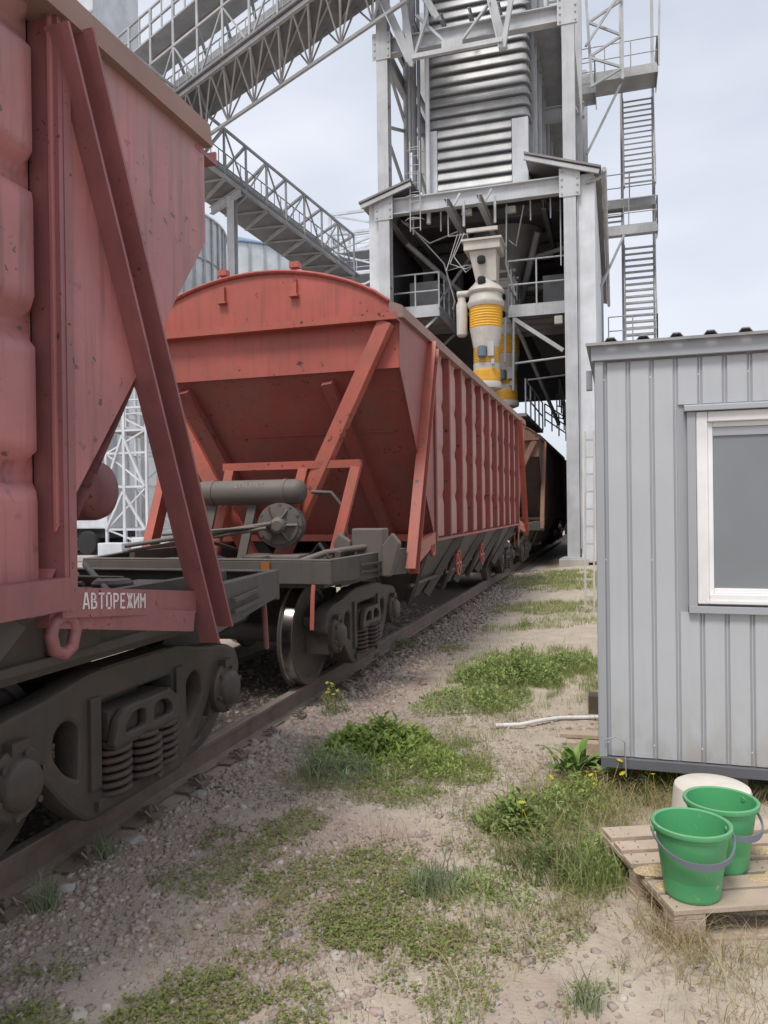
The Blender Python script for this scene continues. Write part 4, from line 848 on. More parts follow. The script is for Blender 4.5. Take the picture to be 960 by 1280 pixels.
# window
wn = MB(); wn.box((WX0 - .05, CY0 - .014, WZ0 - .055), (WX0 - .002, CY0 + .03, WZ1 + .002)); wn.box((WX0 - .05, CY0 - .0145, WZ0 - .055), (WX1 + .05, CY0 + .03, WZ0 - .012)); wn.box((WX1 + .002, CY0 - .014, WZ0 - .055), (WX1 + .05, CY0 + .03, WZ1 + .002)); wn.build('window_flashing', M_CABT, cab, bevel=.003)
b = MB(); b.prism([(WX0 - .066, CY0 + .03, WZ1 + .05), (WX0 - .066, CY0 - .035, WZ1 + .035), (WX0 - .066, CY0 - .038, WZ1 + .004), (WX0 - .066, CY0 + .03, WZ1 + .004)], (WX1 - WX0 + .14, 0, 0)); b.build('window_head', M_CABT, cab, bevel=.003)
wi = MB(); fw = .062
for lo, hi in (((WX0, WZ0), (WX0 + fw, WZ1)), ((WX1 - fw, WZ0), (WX1, WZ1)), ((WX0 + fw + .0005, WZ1 - fw), (WX1 - fw - .0005, WZ1)), ((WX0 + fw + .0005, WZ0), (WX1 - fw - .0005, WZ0 + fw))):
    wi.box((lo[0], CY0 - .012, lo[1]), (hi[0], CY0 + .05, hi[1]))
wi = wi.build('window', M_PVC, cab, bevel=.006)
b = MB(); f2 = fw + .03
for lo, hi in (((WX0 + fw, WZ0 + fw), (WX0 + f2, WZ1 - fw)), ((WX1 - f2, WZ0 + fw), (WX1 - fw, WZ1 - fw)), ((WX0 + f2, WZ1 - f2), (WX1 - f2, WZ1 - fw)), ((WX0 + f2, WZ0 + fw), (WX1 - f2, WZ0 + f2))):
    b.box((lo[0], CY0 + .012, lo[1]), (hi[0], CY0 + .045, hi[1]))
b.build('sash', M_PVC, wi, bevel=.004)
MB().box((WX0 + f2 - .004, CY0 + .028, WZ0 + f2 - .004), (WX1 - f2 + .004, CY0 + .036, WZ1 - f2 + .004)).build('pane', M_GLASS, wi)
MB().box((WX0 + f2 + .002, CY0 + .018, WZ1 - f2 - .05), (WX1 - f2 - .002, CY0 + .027, WZ1 - f2 - .002)).build('roller_blind', M_CABT, wi)
MB().box((WX0 + .05, CY0 - .02, WZ0 + .006), (WX1, CY0 - .0125, WZ0 + .022)).build('sill', M_PVC, wi)
for x in np.arange(CX0 + .052, 1.0, .269):
    for z in (.30, 1.42, 2.52) if x < WX0 - .1 else (.30, 2.52):
        MB().lathe([(.006, 0), (.005, .004)], 6, Matrix.Translation((x, CY0 + .0305, z)) @ Matrix.Rotation(R(90), 4, 'X')).build('screw', M_PVC, cab)
b = MB(); b.path([(CX0 + .03, CY0 - .03, .33), (CX0 + .10, CY0 - .05, .36), (CX0 + .15, CY0 - .05, .33), (CX0 + .155, CY0 - .04, .12)], .004, 6); tag(b.build('loose_wire', M_GALD, None, smooth=60), 'bent grey wire sticking out at the cabin base corner', 'wire')

# ------------------------------------------------------------------ pallet, buckets, tub
PA = R(22)
pal = thing('wooden_pallet', 'weathered wooden pallet with spilt grain carrying two green buckets', 'pallet', (.20, 3.20, 0), PA); ORG[pal.name] = Vector((0, 0, 0))
zb = float(gh(.3, 3.3)) + .0
def plank(name, lo, hi, mt=M_WOOD, parent=pal, jit=.004):
    b = MB(); x0, y0, z0 = lo; x1, y1, z1 = hi; n = 5
    vs = []; 
    for i in range(n + 1):
        x = x0 + (x1 - x0) * i / n; dz = rnd.uniform(-jit, jit) * .5; dy = rnd.uniform(-jit, jit) * .5
        vs += [(x, y0 + dy, z0), (x, y1 + dy, z0), (x, y1 + dy, z1 + dz), (x, y0 + dy, z1 + dz)]
    fs = [(4 * i + j, 4 * i + (j + 1) % 4, 4 * i + 4 + (j + 1) % 4, 4 * i + 4 + j) for i in range(n) for j in range(4)] + [(3, 2, 1, 0), tuple(4 * n + j for j in range(4))]
    b.add(vs, fs); o = b.build(name, mt, parent, bevel=.0025); return o
for i, (y, wd) in enumerate([(0, .125), (.145, .10), (.275, .095), (.40, .10), (.535, .095), (.67, .12)]): plank('top_plank', (rnd.uniform(-.004, .01), y, .122), (1.2, y + wd, .144))
NAIL = MB().lathe([(.004, 0), (.004, .001)], 6).mesh('nail', M_IRON)
for y in (.03, .09, .17, .225, .295, .35, .42, .48, .555, .61, .70, .76):
    for x in (.035, .10, .56, .63):
        f = bpy.data.objects.new('nail', NAIL); COL.objects.link(f); f.parent = pal; f.location = (x + rnd.uniform(-.012, .012), y + rnd.uniform(-.006, .006), .1448)
for x in (0.004, .53, 1.06): MB().box((x, .002, .1005), (x + .13, .79, .1215)).build('stringer_board', M_WOOD, pal, bevel=.002)
for x in (.004, .53, 1.06):
    for y in (.002, .345, .69): MB().box((x, y, .022), (x + .13, y + .098, .0998)).build('block', M_WOOD, pal, bevel=.003)
for y in (.002, .345, .69): plank('bottom_plank', (0, y, 0.0), (1.2, y + .098, .021))
def grain(name, label, spots, n):
    P = []
    for (x, y, r, h) in spots:
        k = int(n * r * r * 400); rr = np.sqrt(rng.random(k)) * r; a = rng.uniform(0, 6.28, k); P.append(np.stack([x + rr * np.cos(a), y + rr * np.sin(a) * .5, .146 + h * (1 - rr / r) * rng.random(k)], 1))
    P = np.concatenate(P); c, s_ = math.cos(PA), math.sin(PA); Wd = np.stack([.20 + P[:, 0] * c - P[:, 1] * s_, 3.20 + P[:, 0] * s_ + P[:, 1] * c, P[:, 2]], 1)
    V, F, C = rocks(Wd, rng.uniform(.005, .008, len(P)), mixcol(len(P), [(.56, .44, .27), (.48, .36, .20), (.62, .50, .33)], [1, 1, 1]))
    tag(col_mesh(name, V, F, C, M_GRAIN), label, kind='stuff')
grain('spilt_grain', 'golden grain spilt over the pallet boards', [(.10, .18, .09, .008), (.08, .32, .10, .008), (.14, .19, .06, .006), (.62, .22, .10, .006), (.72, .32, .12, .008), (.66, .45, .08, .004), (.5, .2, .06, .003)], 1500)
gx = patch_points([(780, 1150, 50, 26, 1), (740, 1120, 40, 30, .6), (900, 1170, 80, 16, .8)], 1800, .4); V, F, C = rocks(gx + np.array((0, 0, .004)), rng.uniform(.004, .007, len(gx)), mixcol(len(gx), [(.60, .43, .20), (.50, .36, .18)], [1, 1]))
tag(col_mesh('grain', V, F, C, M_GRAIN), 'loose grain scattered on the soil beside the pallet', kind='stuff')

def bucket(x, y, rot, label, hrot):
    z0 = .1455; t = thing('bucket', label, 'bucket', (x, y, z0), 0, 'green plastic buckets on the pallet'); ORG[t.name] = Vector((0, 0, 0))
    H_ = .295; r0, r1 = .108, .147
    b = MB(); b.lathe([(.09, 0), (r0 - .004, .0), (r0, .006), (r0 + (r1 - r0) * .86, H_ * .86), (r0 + (r1 - r0) * .88 + .003, H_ * .87), (r1 - .003, H_ - .022), (r1 + .010, H_ - .020), (r1 + .0125, H_ - .012), (r1 + .011, H_ - .002), (r1 + .003, H_ + .001), (r1 - .004, H_ - .004), (r0 + .002, .012), (.05, .010)], 56, None)
    b.build('bucket_body', M_GREEN, t, smooth=35)
    # handle folded down, hinged on the two lugs at the rim
    hx = Vector((math.cos(hrot), math.sin(hrot), 0)); hy = Vector((-math.sin(hrot), math.cos(hrot), 0)); pts = []
    for a in np.linspace(0, math.pi, 29): pts.append(hx * math.cos(a) * (r1 + .014) - hy * math.sin(a) * (r1 + .022) + Vector((0, 0, H_ - .03 - math.sin(a) ** .9 * .085)))
    b = MB(); base = len(b.v)
    for i, p in enumerate(pts):
        a = i / 28; w_ = .0045 + .010 * math.exp(-((a - .5) / .22) ** 2); out = Vector((p.x, p.y, 0)).normalized()
        for u, v in ((-.0035, -w_), (.0035, -w_), (.0045, w_), (-.0035, w_)): b.v.append(tuple(p + out * u + Vector((0, 0, v))))
    for i in range(28):
        for k in range(4): a = base + 4 * i + k; c = base + 4 * i + (k + 1) % 4; b.f.append((a, c, c + 4, a + 4)); b.mi.append(0)
    b.f += [(3, 2, 1, 0), tuple(base + 4 * 28 + k for k in range(4))]; b.mi += [0, 0]
    b.build('handle', M_HANDLE, t, smooth=60)
    b = MB()
    for s_ in (-1, 1): p = hx * s_ * (r1 + .008) + Vector((0, 0, H_ - .03)); b.tube(p - hx * s_ * .02, p + hx * s_ * .009, .011, 10); 
    b.build('handle_lug', M_GREEN, t, smooth=60)
    return t
bucket(.283, 3.365, 0, 'green bucket nearest the pallet corner, its grey handle hanging in front', R(14))
bucket(.432, 3.665, 0, 'green bucket standing behind the other, handle swung to its right side', R(42))
tb = thing('plastic_tub', 'off-white upturned round plastic tub behind the green buckets', 'tub', (.478, 4.42, float(gh(.478, 4.42)))); ORG[tb.name] = Vector((0, 0, 0))
b = MB(); b.lathe([(.215, 0), (.213, .01), (.196, .215), (.190, .232), (.176, .240), (.10, .243), (.02, .244)], 48); b.build('tub_body', M_TUB, tb, smooth=40)
b = MB(); b.lathe([(.218, .0), (.220, .012), (.217, .022)], 48, None, False, False); b.build('tub_rim', M_TUB, tb, smooth=40)
# timber at the cabin's left side
def timber(name, label, c, size, rz, mt=M_WOOD):
    b = MB(); b.box((-size[0] / 2, -size[1] / 2, 0), (size[0] / 2, size[1] / 2, size[2])); o = b.build(name, mt, None, bevel=.004); o.location = c; o.rotation_euler = (0, 0, rz); return tag(o, label, 'timber')
timber('timber_plank', 'pale plank lying across the timber under the cabin corner', (-.18, 5.66, .085), (.46, .11, .03), R(4))
timber('timber_plank', 'darker plank lowest at the cabin corner behind the dock plant', (-.18, 5.60, -.005), (.36, .16, .085), R(4))
timber('timber_block', 'brown wooden block standing against the cabin side past the white hose', (-.19, 6.65, -.01), (.10, .16, .17), 0, M_BARK)
b = MB(); b.path([(gnd(620, 910).x, gnd(620, 910).y, .02), (-.75, 6.07, .022), (-.6, 6.2, .03), (-.45, 6.33, .028), (-.3, 6.37, .03), (-.10, 6.40, .04), (.2, 6.42, .05)], .016, 8); tag(b.build('hose', M_PVC, None, smooth=60), 'white plastic hose lying across the path to the cabin', 'hose')
b = MB()
ld = thing('ladder', 'thin white ladder leaning upright beside the tower leg behind the cabin', 'ladder', (-.43, 13.0, 0)); 
for x in (-.50, -.36): bar('rail', (x, 12.9, 0), (x + .02, 13.25, 3.0), .03, .05, M_WHITE, ld)
for k in range(10): bar('rung', (-.49, 12.93 + .035 * k, .25 + .29 * k), (-.35, 12.93 + .035 * k, .25 + .29 * k), .03, .03, M_WHITE, ld)

# ------------------------------------------------------------------ loading tower
TY0, TY1 = 23.2, 38.0
tw = thing('loading_tower', 'tall steel grain loading tower straddling the track', 'tower', (-4.0, TY0, 0))
cols = [(-6.91, .40), (-1.20, .36)]
for x, wd in cols:
    for y in (TY0, 29.0, 35.0): bar('column', (x, y, .05), (x, y, 21), .36, .38, M_TOWER, tw, 'ibeam', up=(0, 1, 0))
    for z in (3.2, 6.0, 8.8, 12.6, 14.6): MB().box((x - .175, TY0 - .18, z - .03), (x + .175, TY0 + .18, z + .03)).build('stiffener_plate', M_TOWER, tw)
    b = MB(); b.box((x - .42, TY0 - .40, -.1), (x + .42, TY0 + .40, .20)); b.build('concrete_footing', M_CONC, tw, bevel=.02)
    MB().box((x - .32, TY0 - .30, .2005), (x + .32, TY0 + .30, .24)).build('base_plate', M_TOWER, tw)
for y in (TY0, 29, 35):
    bar('cross_beam', (-7.08, y, 11.27), (-1.04, y, 11.27), .25, .50, M_TOWER, tw, 'ibeam'); bar('cross_beam', (-7.15, y, 16.32), (-.95, y, 16.32), .28, .50, M_TOWER, tw, 'ibeam')
for x in (-6.91, -1.2):
    for z in (11.27, 16.32): bar('long_beam', (x, TY0 + .2, z), (x, TY1, z), .2, .45, M_TOWER, tw, 'ibeam')
    for z0 in (11.5, 13.9): 
        for (ya, yb_) in ((TY0, 29), (29, 35)):
            bar('bracing', (x, ya, z0), (x, yb_, z0 + 2.35), .09, .09, M_TOWER, tw); bar('bracing', (x, yb_, z0), (x, ya, z0 + 2.35), .09, .09, M_TOWER, tw)
MB().box((-7.44, TY0 - .05, 0), (-7.10, TY0 + .0, 11.45)).build('corner_cladding', M_CLAD, tw)
MB().box((-.98, TY0 - .05, .12), (-.50, TY0 + .0, 11.5)).build('corner_cladding', M_CLAD, tw)
def ribbed_wall(name, x, y0, y1, z0, z1, sgn):
    b = MB(); n = int((y1 - y0) / .3)
    pr = []
    for i in range(n): y = y0 + i * (y1 - y0) / n; pr += [(y, 0), (y + .2, 0), (y + .22, .03), (y + .28, .03)]
    pr.append((y1, 0)); k = len(pr); b.add([(x + sgn * q, p, z0) for p, q in pr] + [(x + sgn * q, p, z1) for p, q in pr], [(i, i + 1, k + i + 1, k + i) for i in range(k - 1)])
    b.add([(x - sgn * .06, y0, z0), (x - sgn * .06, y1, z0), (x - sgn * .06, y1, z1), (x - sgn * .06, y0, z1)], [(0, 1, 2, 3)]); return b.build(name, [M_CLAD], tw)
ribbed_wall('side_wall', -.50, TY0, TY1, .15, 11.5, 1); ribbed_wall('side_wall', -7.44, TY0, TY1, .15, 11.4, -1)
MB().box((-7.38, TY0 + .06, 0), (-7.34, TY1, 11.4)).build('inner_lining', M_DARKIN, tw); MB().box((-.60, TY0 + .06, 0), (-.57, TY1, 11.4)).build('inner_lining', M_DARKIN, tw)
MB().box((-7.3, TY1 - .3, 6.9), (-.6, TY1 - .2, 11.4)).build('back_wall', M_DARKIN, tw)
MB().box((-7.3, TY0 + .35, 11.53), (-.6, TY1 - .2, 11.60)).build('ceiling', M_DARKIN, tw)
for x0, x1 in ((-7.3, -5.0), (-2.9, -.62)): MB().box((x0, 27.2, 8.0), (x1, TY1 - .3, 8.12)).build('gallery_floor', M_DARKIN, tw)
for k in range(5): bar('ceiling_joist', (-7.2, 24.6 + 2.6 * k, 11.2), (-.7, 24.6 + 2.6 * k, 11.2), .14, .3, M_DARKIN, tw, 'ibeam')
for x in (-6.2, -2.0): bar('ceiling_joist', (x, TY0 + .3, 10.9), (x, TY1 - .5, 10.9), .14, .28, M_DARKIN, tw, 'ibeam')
b = MB(); b.lathe([(1.3, 11.5), (.5, 10.1), (.35, 9.6)], 20, Matrix.Translation((-3.6, 27.6, 0))); b.build('grain_hopper', M_GALD, tw, smooth=50)
for (a, c, r) in [((-6.6, 24.6, 10.6), (-5.0, 26.5, 9.2), .09), ((-5.8, 25, 8.4), (-4.6, 26.5, 10.8), .06), ((-2.4, 26, 11), (-3.4, 28, 8.6), .12), ((-1.4, 25.5, 10.2), (-2.9, 27, 10.4), .08), ((-6.7, 28, 9.6), (-1.3, 28, 9.7), .12), ((-5.9, 30, 8.1), (-5.9, 30, 11.3), .2), ((-1.9, 31, 8.1), (-1.9, 31, 11.3), .15)]: rod('chute_pipe', a, c, r, M_GALD, tw)
for (x, y, z, s_) in [(-6.3, 26.2, 9.0, .5), (-6.0, 27.5, 9.3, .4), (-1.9, 27.5, 9.2, .45)]: MB().box((x - s_, y - s_, z - .8), (x + s_, y + s_, z + .6)).build('control_cabinet', M_GALD, tw)
for x in (-6.91, -1.2):
    for zz in (11.27, 16.32):
        MB().box((x - .30, TY0 - .215, zz - .42), (x + .30, TY0 - .195, zz + .42)).build('joint_plate', M_TOWER, tw)
        for dx in (-.22, .22):
            for dz in (-.32, -.1, .1, .32): MB().lathe([(.03, 0), (.03, .03)], 6, Matrix.Translation((x + dx, TY0 - .215, zz + dz)) @ Matrix.Rotation(R(90), 4, 'X')).build('bolt', M_GALD, tw)
for pts in ([(-6.5, 23.6, 11.0), (-5.6, 23.7, 10.2), (-4.7, 23.8, 10.5)], [(-6.3, 23.6, 10.9), (-5.2, 24, 9.6), (-4.9, 24.2, 8.4), (-5.0, 24.3, 8.2)], [(-2.6, 23.6, 11.0), (-2.9, 24, 9.9), (-3.2, 24.5, 10.3)], [(-4.9, 23.3, 11.0), (-4.9, 23.3, 10.2), (-4.3, 23.3, 10.2), (-4.3, 23.3, 9.8)], [(-1.5, 23.5, 11.0), (-1.5, 23.5, 9.0)], [(-3.1, 23.4, 11.0), (-3.15, 23.5, 9.2), (-2.9, 23.8, 8.3)]):
    b = MB(); b.path(pts, .025, 5); b.build('cable', M_GALD, tw, smooth=60)
b = MB(); b.path([(-.99, TY0 - .1, 11.0), (-.99, TY0 - .1, .5)], .025, 6); b.build('conduit', M_GALD, tw, smooth=60)
for (x, y, z) in ((-4.35, 23.5, 10.95), (-3.0, 23.6, 10.9)): MB().box((x - .16, y - .08, z - .10), (x + .16, y + .08, z + .10)).build('lamp_box', M_WHITE, tw, bevel=.02)
for x in (-6.1, -5.2, -2.4, -1.8): bar('hanger_rod', (x, 23.6, 11.1), (x, 23.6, 10.5), .04, .04, M_TOWER, tw)
# roof: two slopes with a gap for the dryer
for (x0, z0, x1, z1) in ((-5.98, 11.92, -7.68, 11.40), (-2.50, 12.22, -.30, 11.50)):
    d = Vector((x1 - x0, 0, z1 - z0)); n_ = int(34); b = MB()
    b.add([(x0, TY0 - .38, z0), (x0, TY1 + .4, z0), (x1, TY1 + .4, z1), (x1, TY0 - .38, z1), (x0, TY0 - .38, z0 + .06), (x0, TY1 + .4, z0 + .06), (x1, TY1 + .4, z1 + .06), (x1, TY0 - .38, z1 + .06)], [(0, 1, 2, 3), (4, 5, 6, 7), (0, 3, 7, 4), (1, 2, 6, 5), (2, 3, 7, 6), (0, 1, 5, 4)])
    for k in range(54):
        y = TY0 - .3 + k * .29; b.add([(x0, y, z0 + .065), (x0, y + .09, z0 + .065), (x1, y + .09, z1 + .065), (x1, y, z1 + .065), (x0, y + .02, z0 + .10), (x0, y + .07, z0 + .10), (x1, y + .07, z1 + .10), (x1, y + .02, z1 + .10)], [(0, 3, 7, 4), (4, 7, 6, 5), (1, 5, 6, 2), (3, 2, 6, 7), (0, 4, 5, 1)])
    b.build('roof', M_ROOF, tw)
    bar('roof_purlin', (x0, TY0 - .30, z0 - .10), (x1 * .97 + x0 * .03, TY0 - .30, z1 - .09), .08, .12, M_TOWER, tw)
rod('gutter', (-.22, TY0 - .4, 11.42), (-.22, TY1 + .4, 11.42), .07, M_GALD, tw)
b = MB(); b.path([(-.22, TY1 - 6, 11.4), (-.25, TY1 - 6, 11.1), (-.45, TY1 - 6, 10.9), (-.45, TY1 - 6, .3)], .06, 8); b.build('downpipe', M_GALD, tw, smooth=60); b = MB(); b.path([(-.75, TY0 - .12, 11.22), (-.4, TY0 - .12, 11.28), (-.25, TY0 - .1, 11.40)], .05, 8); b.build('downpipe', M_GALD, tw, smooth=60)
# upper frame seen against the sky
for (p, q, w_, y) in [((474, -10), (514, 78), .26, 22.7), ((514, 82), (533, 20), .12, 22.7), ((612, -10), (629, 60), .26, 22.7), ((629, 60), (640, -8), .14, 22.7), ((520, 18), (560, 56), .10, 22.8), ((573, 55), (612, 2), .11, 22.8), ((503, -8), (515, 70), .2, 22.9), ((530, -6), (545, 20), .22, 22.9)]:
    bar('truss_member', at(*p, y), at(*q, y), w_, w_, M_TOWER, tw, 'angle')
bar('truss_chord', at(515, 72, 22.6), at(628, 50, 22.6), .14, .14, M_TOWER, tw)
MB().box(tuple(at(552, 62, 22.65) - Vector((.0, .02, .12))), tuple(at(578, 50, 22.65) + Vector((0, .02, .1)))).build('gusset_plate', M_TOWER, tw)
for (xx, z0, z1, y, r, mt_) in [(513, 190, 60, 24.6, .06, M_GALD), (519, 240, 40, 24.9, .09, M_GALD), (525, 240, 60, 24.4, .06, M_GALV), (536, 280, 70, 23.9, .075, M_CLAD), (509, 240, 60, 25.6, .10, M_TOWER)]:
    a = at(xx, z0, y); c = at(xx, z1, y); rod('vertical_pipe', (a.x, y, a.z), (a.x, y, c.z + 4), r, mt_, tw)
# caged ladder below the roof gap
lx, ly = at(519, 250, 23.05).x, 23.05
for dx in (-.16, .16): bar('ladder_rail', (lx + dx, ly, 10.4), (lx + dx, ly, 13.2), .03, .03, M_GALD, tw)
for k in range(10): bar('ladder_rung', (lx - .16, ly, 10.5 + .28 * k), (lx + .16, ly, 10.5 + .28 * k), .02, .02, M_GALD, tw)
for k in range(4): MB().path([(lx + .3 * math.cos(a), ly - .3 * math.sin(a) - .03, 10.7 + .7 * k) for a in np.linspace(0, math.pi, 9)], .012, 4).build('ladder_hoop', M_GALD, tw)
MB().box((-5.6, TY0 + 1.6, 17.35), (-1.4, TY1, 17.5)).build('upper_floor', M_GALD, tw)
for k in range(7): bar('floor_joist', (-6.9 + .9 * k, TY0 + .3, 17.2), (-6.9 + .9 * k, TY1, 17.2), .1, .22, M_GALD, tw, 'ibeam')

# monorail beams and the two loading spouts
for (x, z) in ((-4.63, 10.65), (-3.68, 10.65)):
    bar('monorail_beam', (x, 21.8, z), (x, 29.5, z), .16, .26, M_GALD, tw, 'ibeam')
    bar('hanger', (x + .25, 22.6, 11.2), (x - .02, 22.6, 10.75), .06, .06, M_TOWER, tw); bar('hanger', (x + .3, 22.9, 11.1), (x + .3, 22.9, 10.3), .07, .07, M_GALD, tw)
def spout(x, y, label, dz=0.0):
    t = thing('loading_spout', label, 'loading spout', (x, y, 0), 0, 'telescopic grain loading spouts'); M4 = Matrix.Translation((x, y, dz))
    b = MB(); b.box((x - .55, y - .5, 9.25 + dz), (x + .5, y + .5, 9.50 + dz)); b.box((x - .62, y - .56, 9.50 + dz), (x + .56, y + .56, 9.56 + dz)); b.box((x - .45, y - .55, 9.75 + dz), (x + .45, y - .45, 9.85 + dz)); b.build('head_frame', M_WHITE, t)
    b = MB(); a_ = [(-.42, -.4), (.38, -.4), (.38, .4), (-.42, .4)]; c_ = [(-.24, -.28), (.36, -.28), (.36, .28), (-.24, .28)]
    b.add([(x + p, y + q, 9.249 + dz) for p, q in a_] + [(x + p, y + q, 8.35 + dz) for p, q in c_], [(0, 1, 5, 4), (1, 2, 6, 5), (2, 3, 7, 6), (3, 0, 4, 7), (4, 5, 6, 7), (3, 2, 1, 0)]); b.build('chute_body', M_WHITE, t, bevel=.02)
    b = MB(); b.lathe([(.52, 8.05), (.55, 8.10), (.50, 8.2), (.34, 8.36), (.30, 8.44)], 28, M4); b.build('collar', M_WHITE, t, smooth=40)
    b = MB()
    for px_, z in ((-.05, 8.95), (-.05, 8.35)): b.lathe([(.09, -.10), (.12, -.06), (.12, .08), (.07, .12)], 12, Matrix.Translation((x + px_, y - .42, z + dz)))
    b.build('winch', M_BLK, t, smooth=40)
    b = MB(); pr = []
    for i in range(17): pr.append((.475 + .016 * (i % 2), 7.02 + .62 * i / 16))
    b.lathe(pr, 32, M4); b.build('upper_bellows', M_YEL, t, smooth=30)
    b = MB(); b.lathe([(.50, 7.64), (.54, 7.72), (.54, 7.80), (.50, 7.86), (.47, 8.05)], 32, M4); b.build('ring', M_WHITE, t, smooth=40)
    b = MB(); b.lathe([(.38, 6.45), (.39, 6.52), (.475, 6.98), (.48, 7.02)], 32, M4); b.build('cone', M_WHITE, t, smooth=40)
    b = MB(); pr = []
    for i in range(19): pr.append((.365 + .022 * (i % 2), 5.98 + .47 * i / 18))
    b.lathe(pr, 32, M4); b.build('neck_bellows', mat('worn_yellow_pleats', (.60, .36, .06), .7, dirt=(.40, .34, .25), dirt_amt=.6, dscale=5), t, smooth=30)
    b = MB(); b.lathe([(.385, 5.80), (.39, 5.98)], 32, M4); b.build('lower_ring', M_WHITE, t, smooth=40)
    b = MB(); b.lathe([(.40, 5.44), (.415, 5.5), (.40, 5.56), (.415, 5.62), (.40, 5.68), (.415, 5.74), (.39, 5.80)], 32, M4); b.build('lower_bellows', M_YEL, t, smooth=40)
    b = MB(); b.lathe([(.32, 5.20), (.44, 5.25), (.45, 5.36), (.42, 5.44)], 32, M4); b.build('outlet_lip', M_WHITE, t, smooth=40)
    b = MB(); b.lathe([(.10, -.16), (.13, -.13), (.13, .15), (.08, .18)], 14, Matrix.Translation((x - .06, y - .42, 6.28 + dz))); b.box((x - .14, y - .5, 6.1 + dz), (x - .02, y - .34, 6.2 + dz)); b.build('vibrator_motor', M_BLUEM, t, smooth=40)
    b = MB(); b.box((x + .1, y - .42, 6.15 + dz), (x + .28, y - .34, 6.55 + dz)); b.box((x + .2, y - .46, 5.9 + dz), (x + .3, y - .36, 6.05 + dz)); b.build('bracket', M_GALD, t)
    b = MB(); b.path([(x - .85, y, 8.12 + dz), (x - .3, y, 8.12 + dz)], .1, 10); b.build('drive_arm', M_WHITE, t, smooth=50)
    b = MB(); b.lathe([(.10, 6.85), (.16, 6.9), (.17, 7.8), (.12, 7.9), (.12, 8.0)], 16, Matrix.Translation((x - .72, y, dz))); b.build('gear_motor', M_WHITE, t, smooth=40)
    for q in range(3):
        b = MB(); b.path([(x - .6 - .1 * q, y - .1, 9.9 + dz), (x - .9 - .12 * q, y - .2, 9.2 - .2 * q + dz), (x - .55, y - .2, 8.7 + .1 * q + dz), (x - .3, y - .2, 8.9 + dz)], .015, 5); b.build('cable', M_GALD, t, smooth=60)
    return t
spout(-3.62, 22.45, 'white and yellow wrapped loading spout hanging nearest above the wagons'); spout(-3.62, 26.6, 'second loading spout hanging behind the nearest one', 0)

# loading platforms with railings
def railing(parent, pts, h, posts, mt=M_TOWER, r=.028, mids=1, toe=.12):
    for a, c in zip(pts[:-1], pts[1:]):
        a = Vector(a); c = Vector(c)
        for k in range(mids + 1): rod('rail', a + Vector((0, 0, h * (k + 1) / (mids + 1))), c + Vector((0, 0, h * (k + 1) / (mids + 1))), r, mt, parent)
        if toe: bar('toe_board', a + Vector((0, 0, toe / 2)), c + Vector((0, 0, toe / 2)), .02, toe, mt, parent)
        n = max(1, round((c - a).length / posts))
        for i in range(n + 1): p = a.lerp(c, i / n); rod('post', p, p + Vector((0, 0, h)), r, mt, parent)
def platform(label, x0, x1, y0, y1, z, inner, h=1.15):
    t = thing('loading_platform', label, 'platform', (x0, y0, 0))
    MB().box((x0, y0, z - .05), (x1, y1, z)).build('deck', M_GALD, t); MB().box((x0, y0 - .03, z - .26), (x1, y0 - .001, z + .02)).build('edge_beam', M_TOWER, t)
    MB().box((inner - .02, y0, z - .26), (inner + .02, y1, z - .052)).build('edge_beam', M_TOWER, t)
    for k in range(4): bar('joist', (x0, y0 + .4 + k * (y1 - y0) / 4.2, z - .15), (x1, y0 + .4 + k * (y1 - y0) / 4.2, z - .15), .08, .16, M_GALD, t, 'ibeam')
    out = x0 if inner == x1 else x1
    railing(t, [(out, y0, z), (inner, y0, z), (inner, y1, z)], h, .8)
    return t
pl = platform('steel platform with railing left of the loading spouts', -6.95, -5.38, 24.0, 27.1, 8.2, -5.38)
for y in (24.1, 26.8): bar('support_strut', (-5.45, y, 7.95), (-6.7, y, 6.9), .07, .07, M_TOWER, pl)
pr_ = platform('steel platform with railing right of the loading spouts', -3.15, -1.42, 24.0, 27.6, 7.95, -3.15, 1.5)
bar('support_strut', (-3.0, 24.05, 7.65), (-1.5, 24.05, 6.55), .12, .12, M_TOWER, pr_); bar('support_strut', (-3.0, 24.05, 7.65), (-2.0, 29, 4.8), .10, .10, M_GALD, pr_)
for (p, q) in [((-3.0, 24.02, 7.7), (-3.05, 24.02, 5.4)), ((-3.25, 24.02, 7.7), (-3.3, 24.02, 6.3))]: rod('hanging_post', p, q, .04, M_TOWER, pr_)
MB().box((-1.75, 23.9, 7.35), (-1.5, 24.05, 7.6)).build('floodlight', M_WHITE, pr_, bevel=.02)
cw = thing('catwalk', 'lower catwalk with railing beneath the right platform', 'catwalk', (-2.6, 24.2, 0))
MB().box((-3.3, 25.0, 4.7), (-2.75, 31, 4.8)).build('deck', M_GALD, cw)
rod('rail', (-3.0, 24.05, 6.25), (-1.4, 24.05, 6.35), .035, M_TOWER, cw); rod('rail', (-2.75, 25.5, 5.95), (-1.35, 25.5, 6.05), .03, M_TOWER, cw)
railing(cw, [(-2.77, 25.0, 4.8), (-2.77, 31, 4.8)], 1.1, 1.4, toe=0); railing(cw, [(-2.1, 31, 5.7), (-2.1, 36, 5.0)], 1.1, 1.0, M_GALD, toe=0)
railing(cw, [(-2.6, 36.5, 5.4), (-1.0, 36.5, 4.9)], 1.6, .35, M_GALD, .03, 2, 0); railing(cw, [(-2.9, 33.5, 5.2), (-1.2, 34.5, 4.0)], 1.0, .4, M_GALD, .03, 2, 0)
MB().box((-2.0, 31.0, 5.55), (-.7, 33, 5.7)).build('landing', M_GALD, cw)

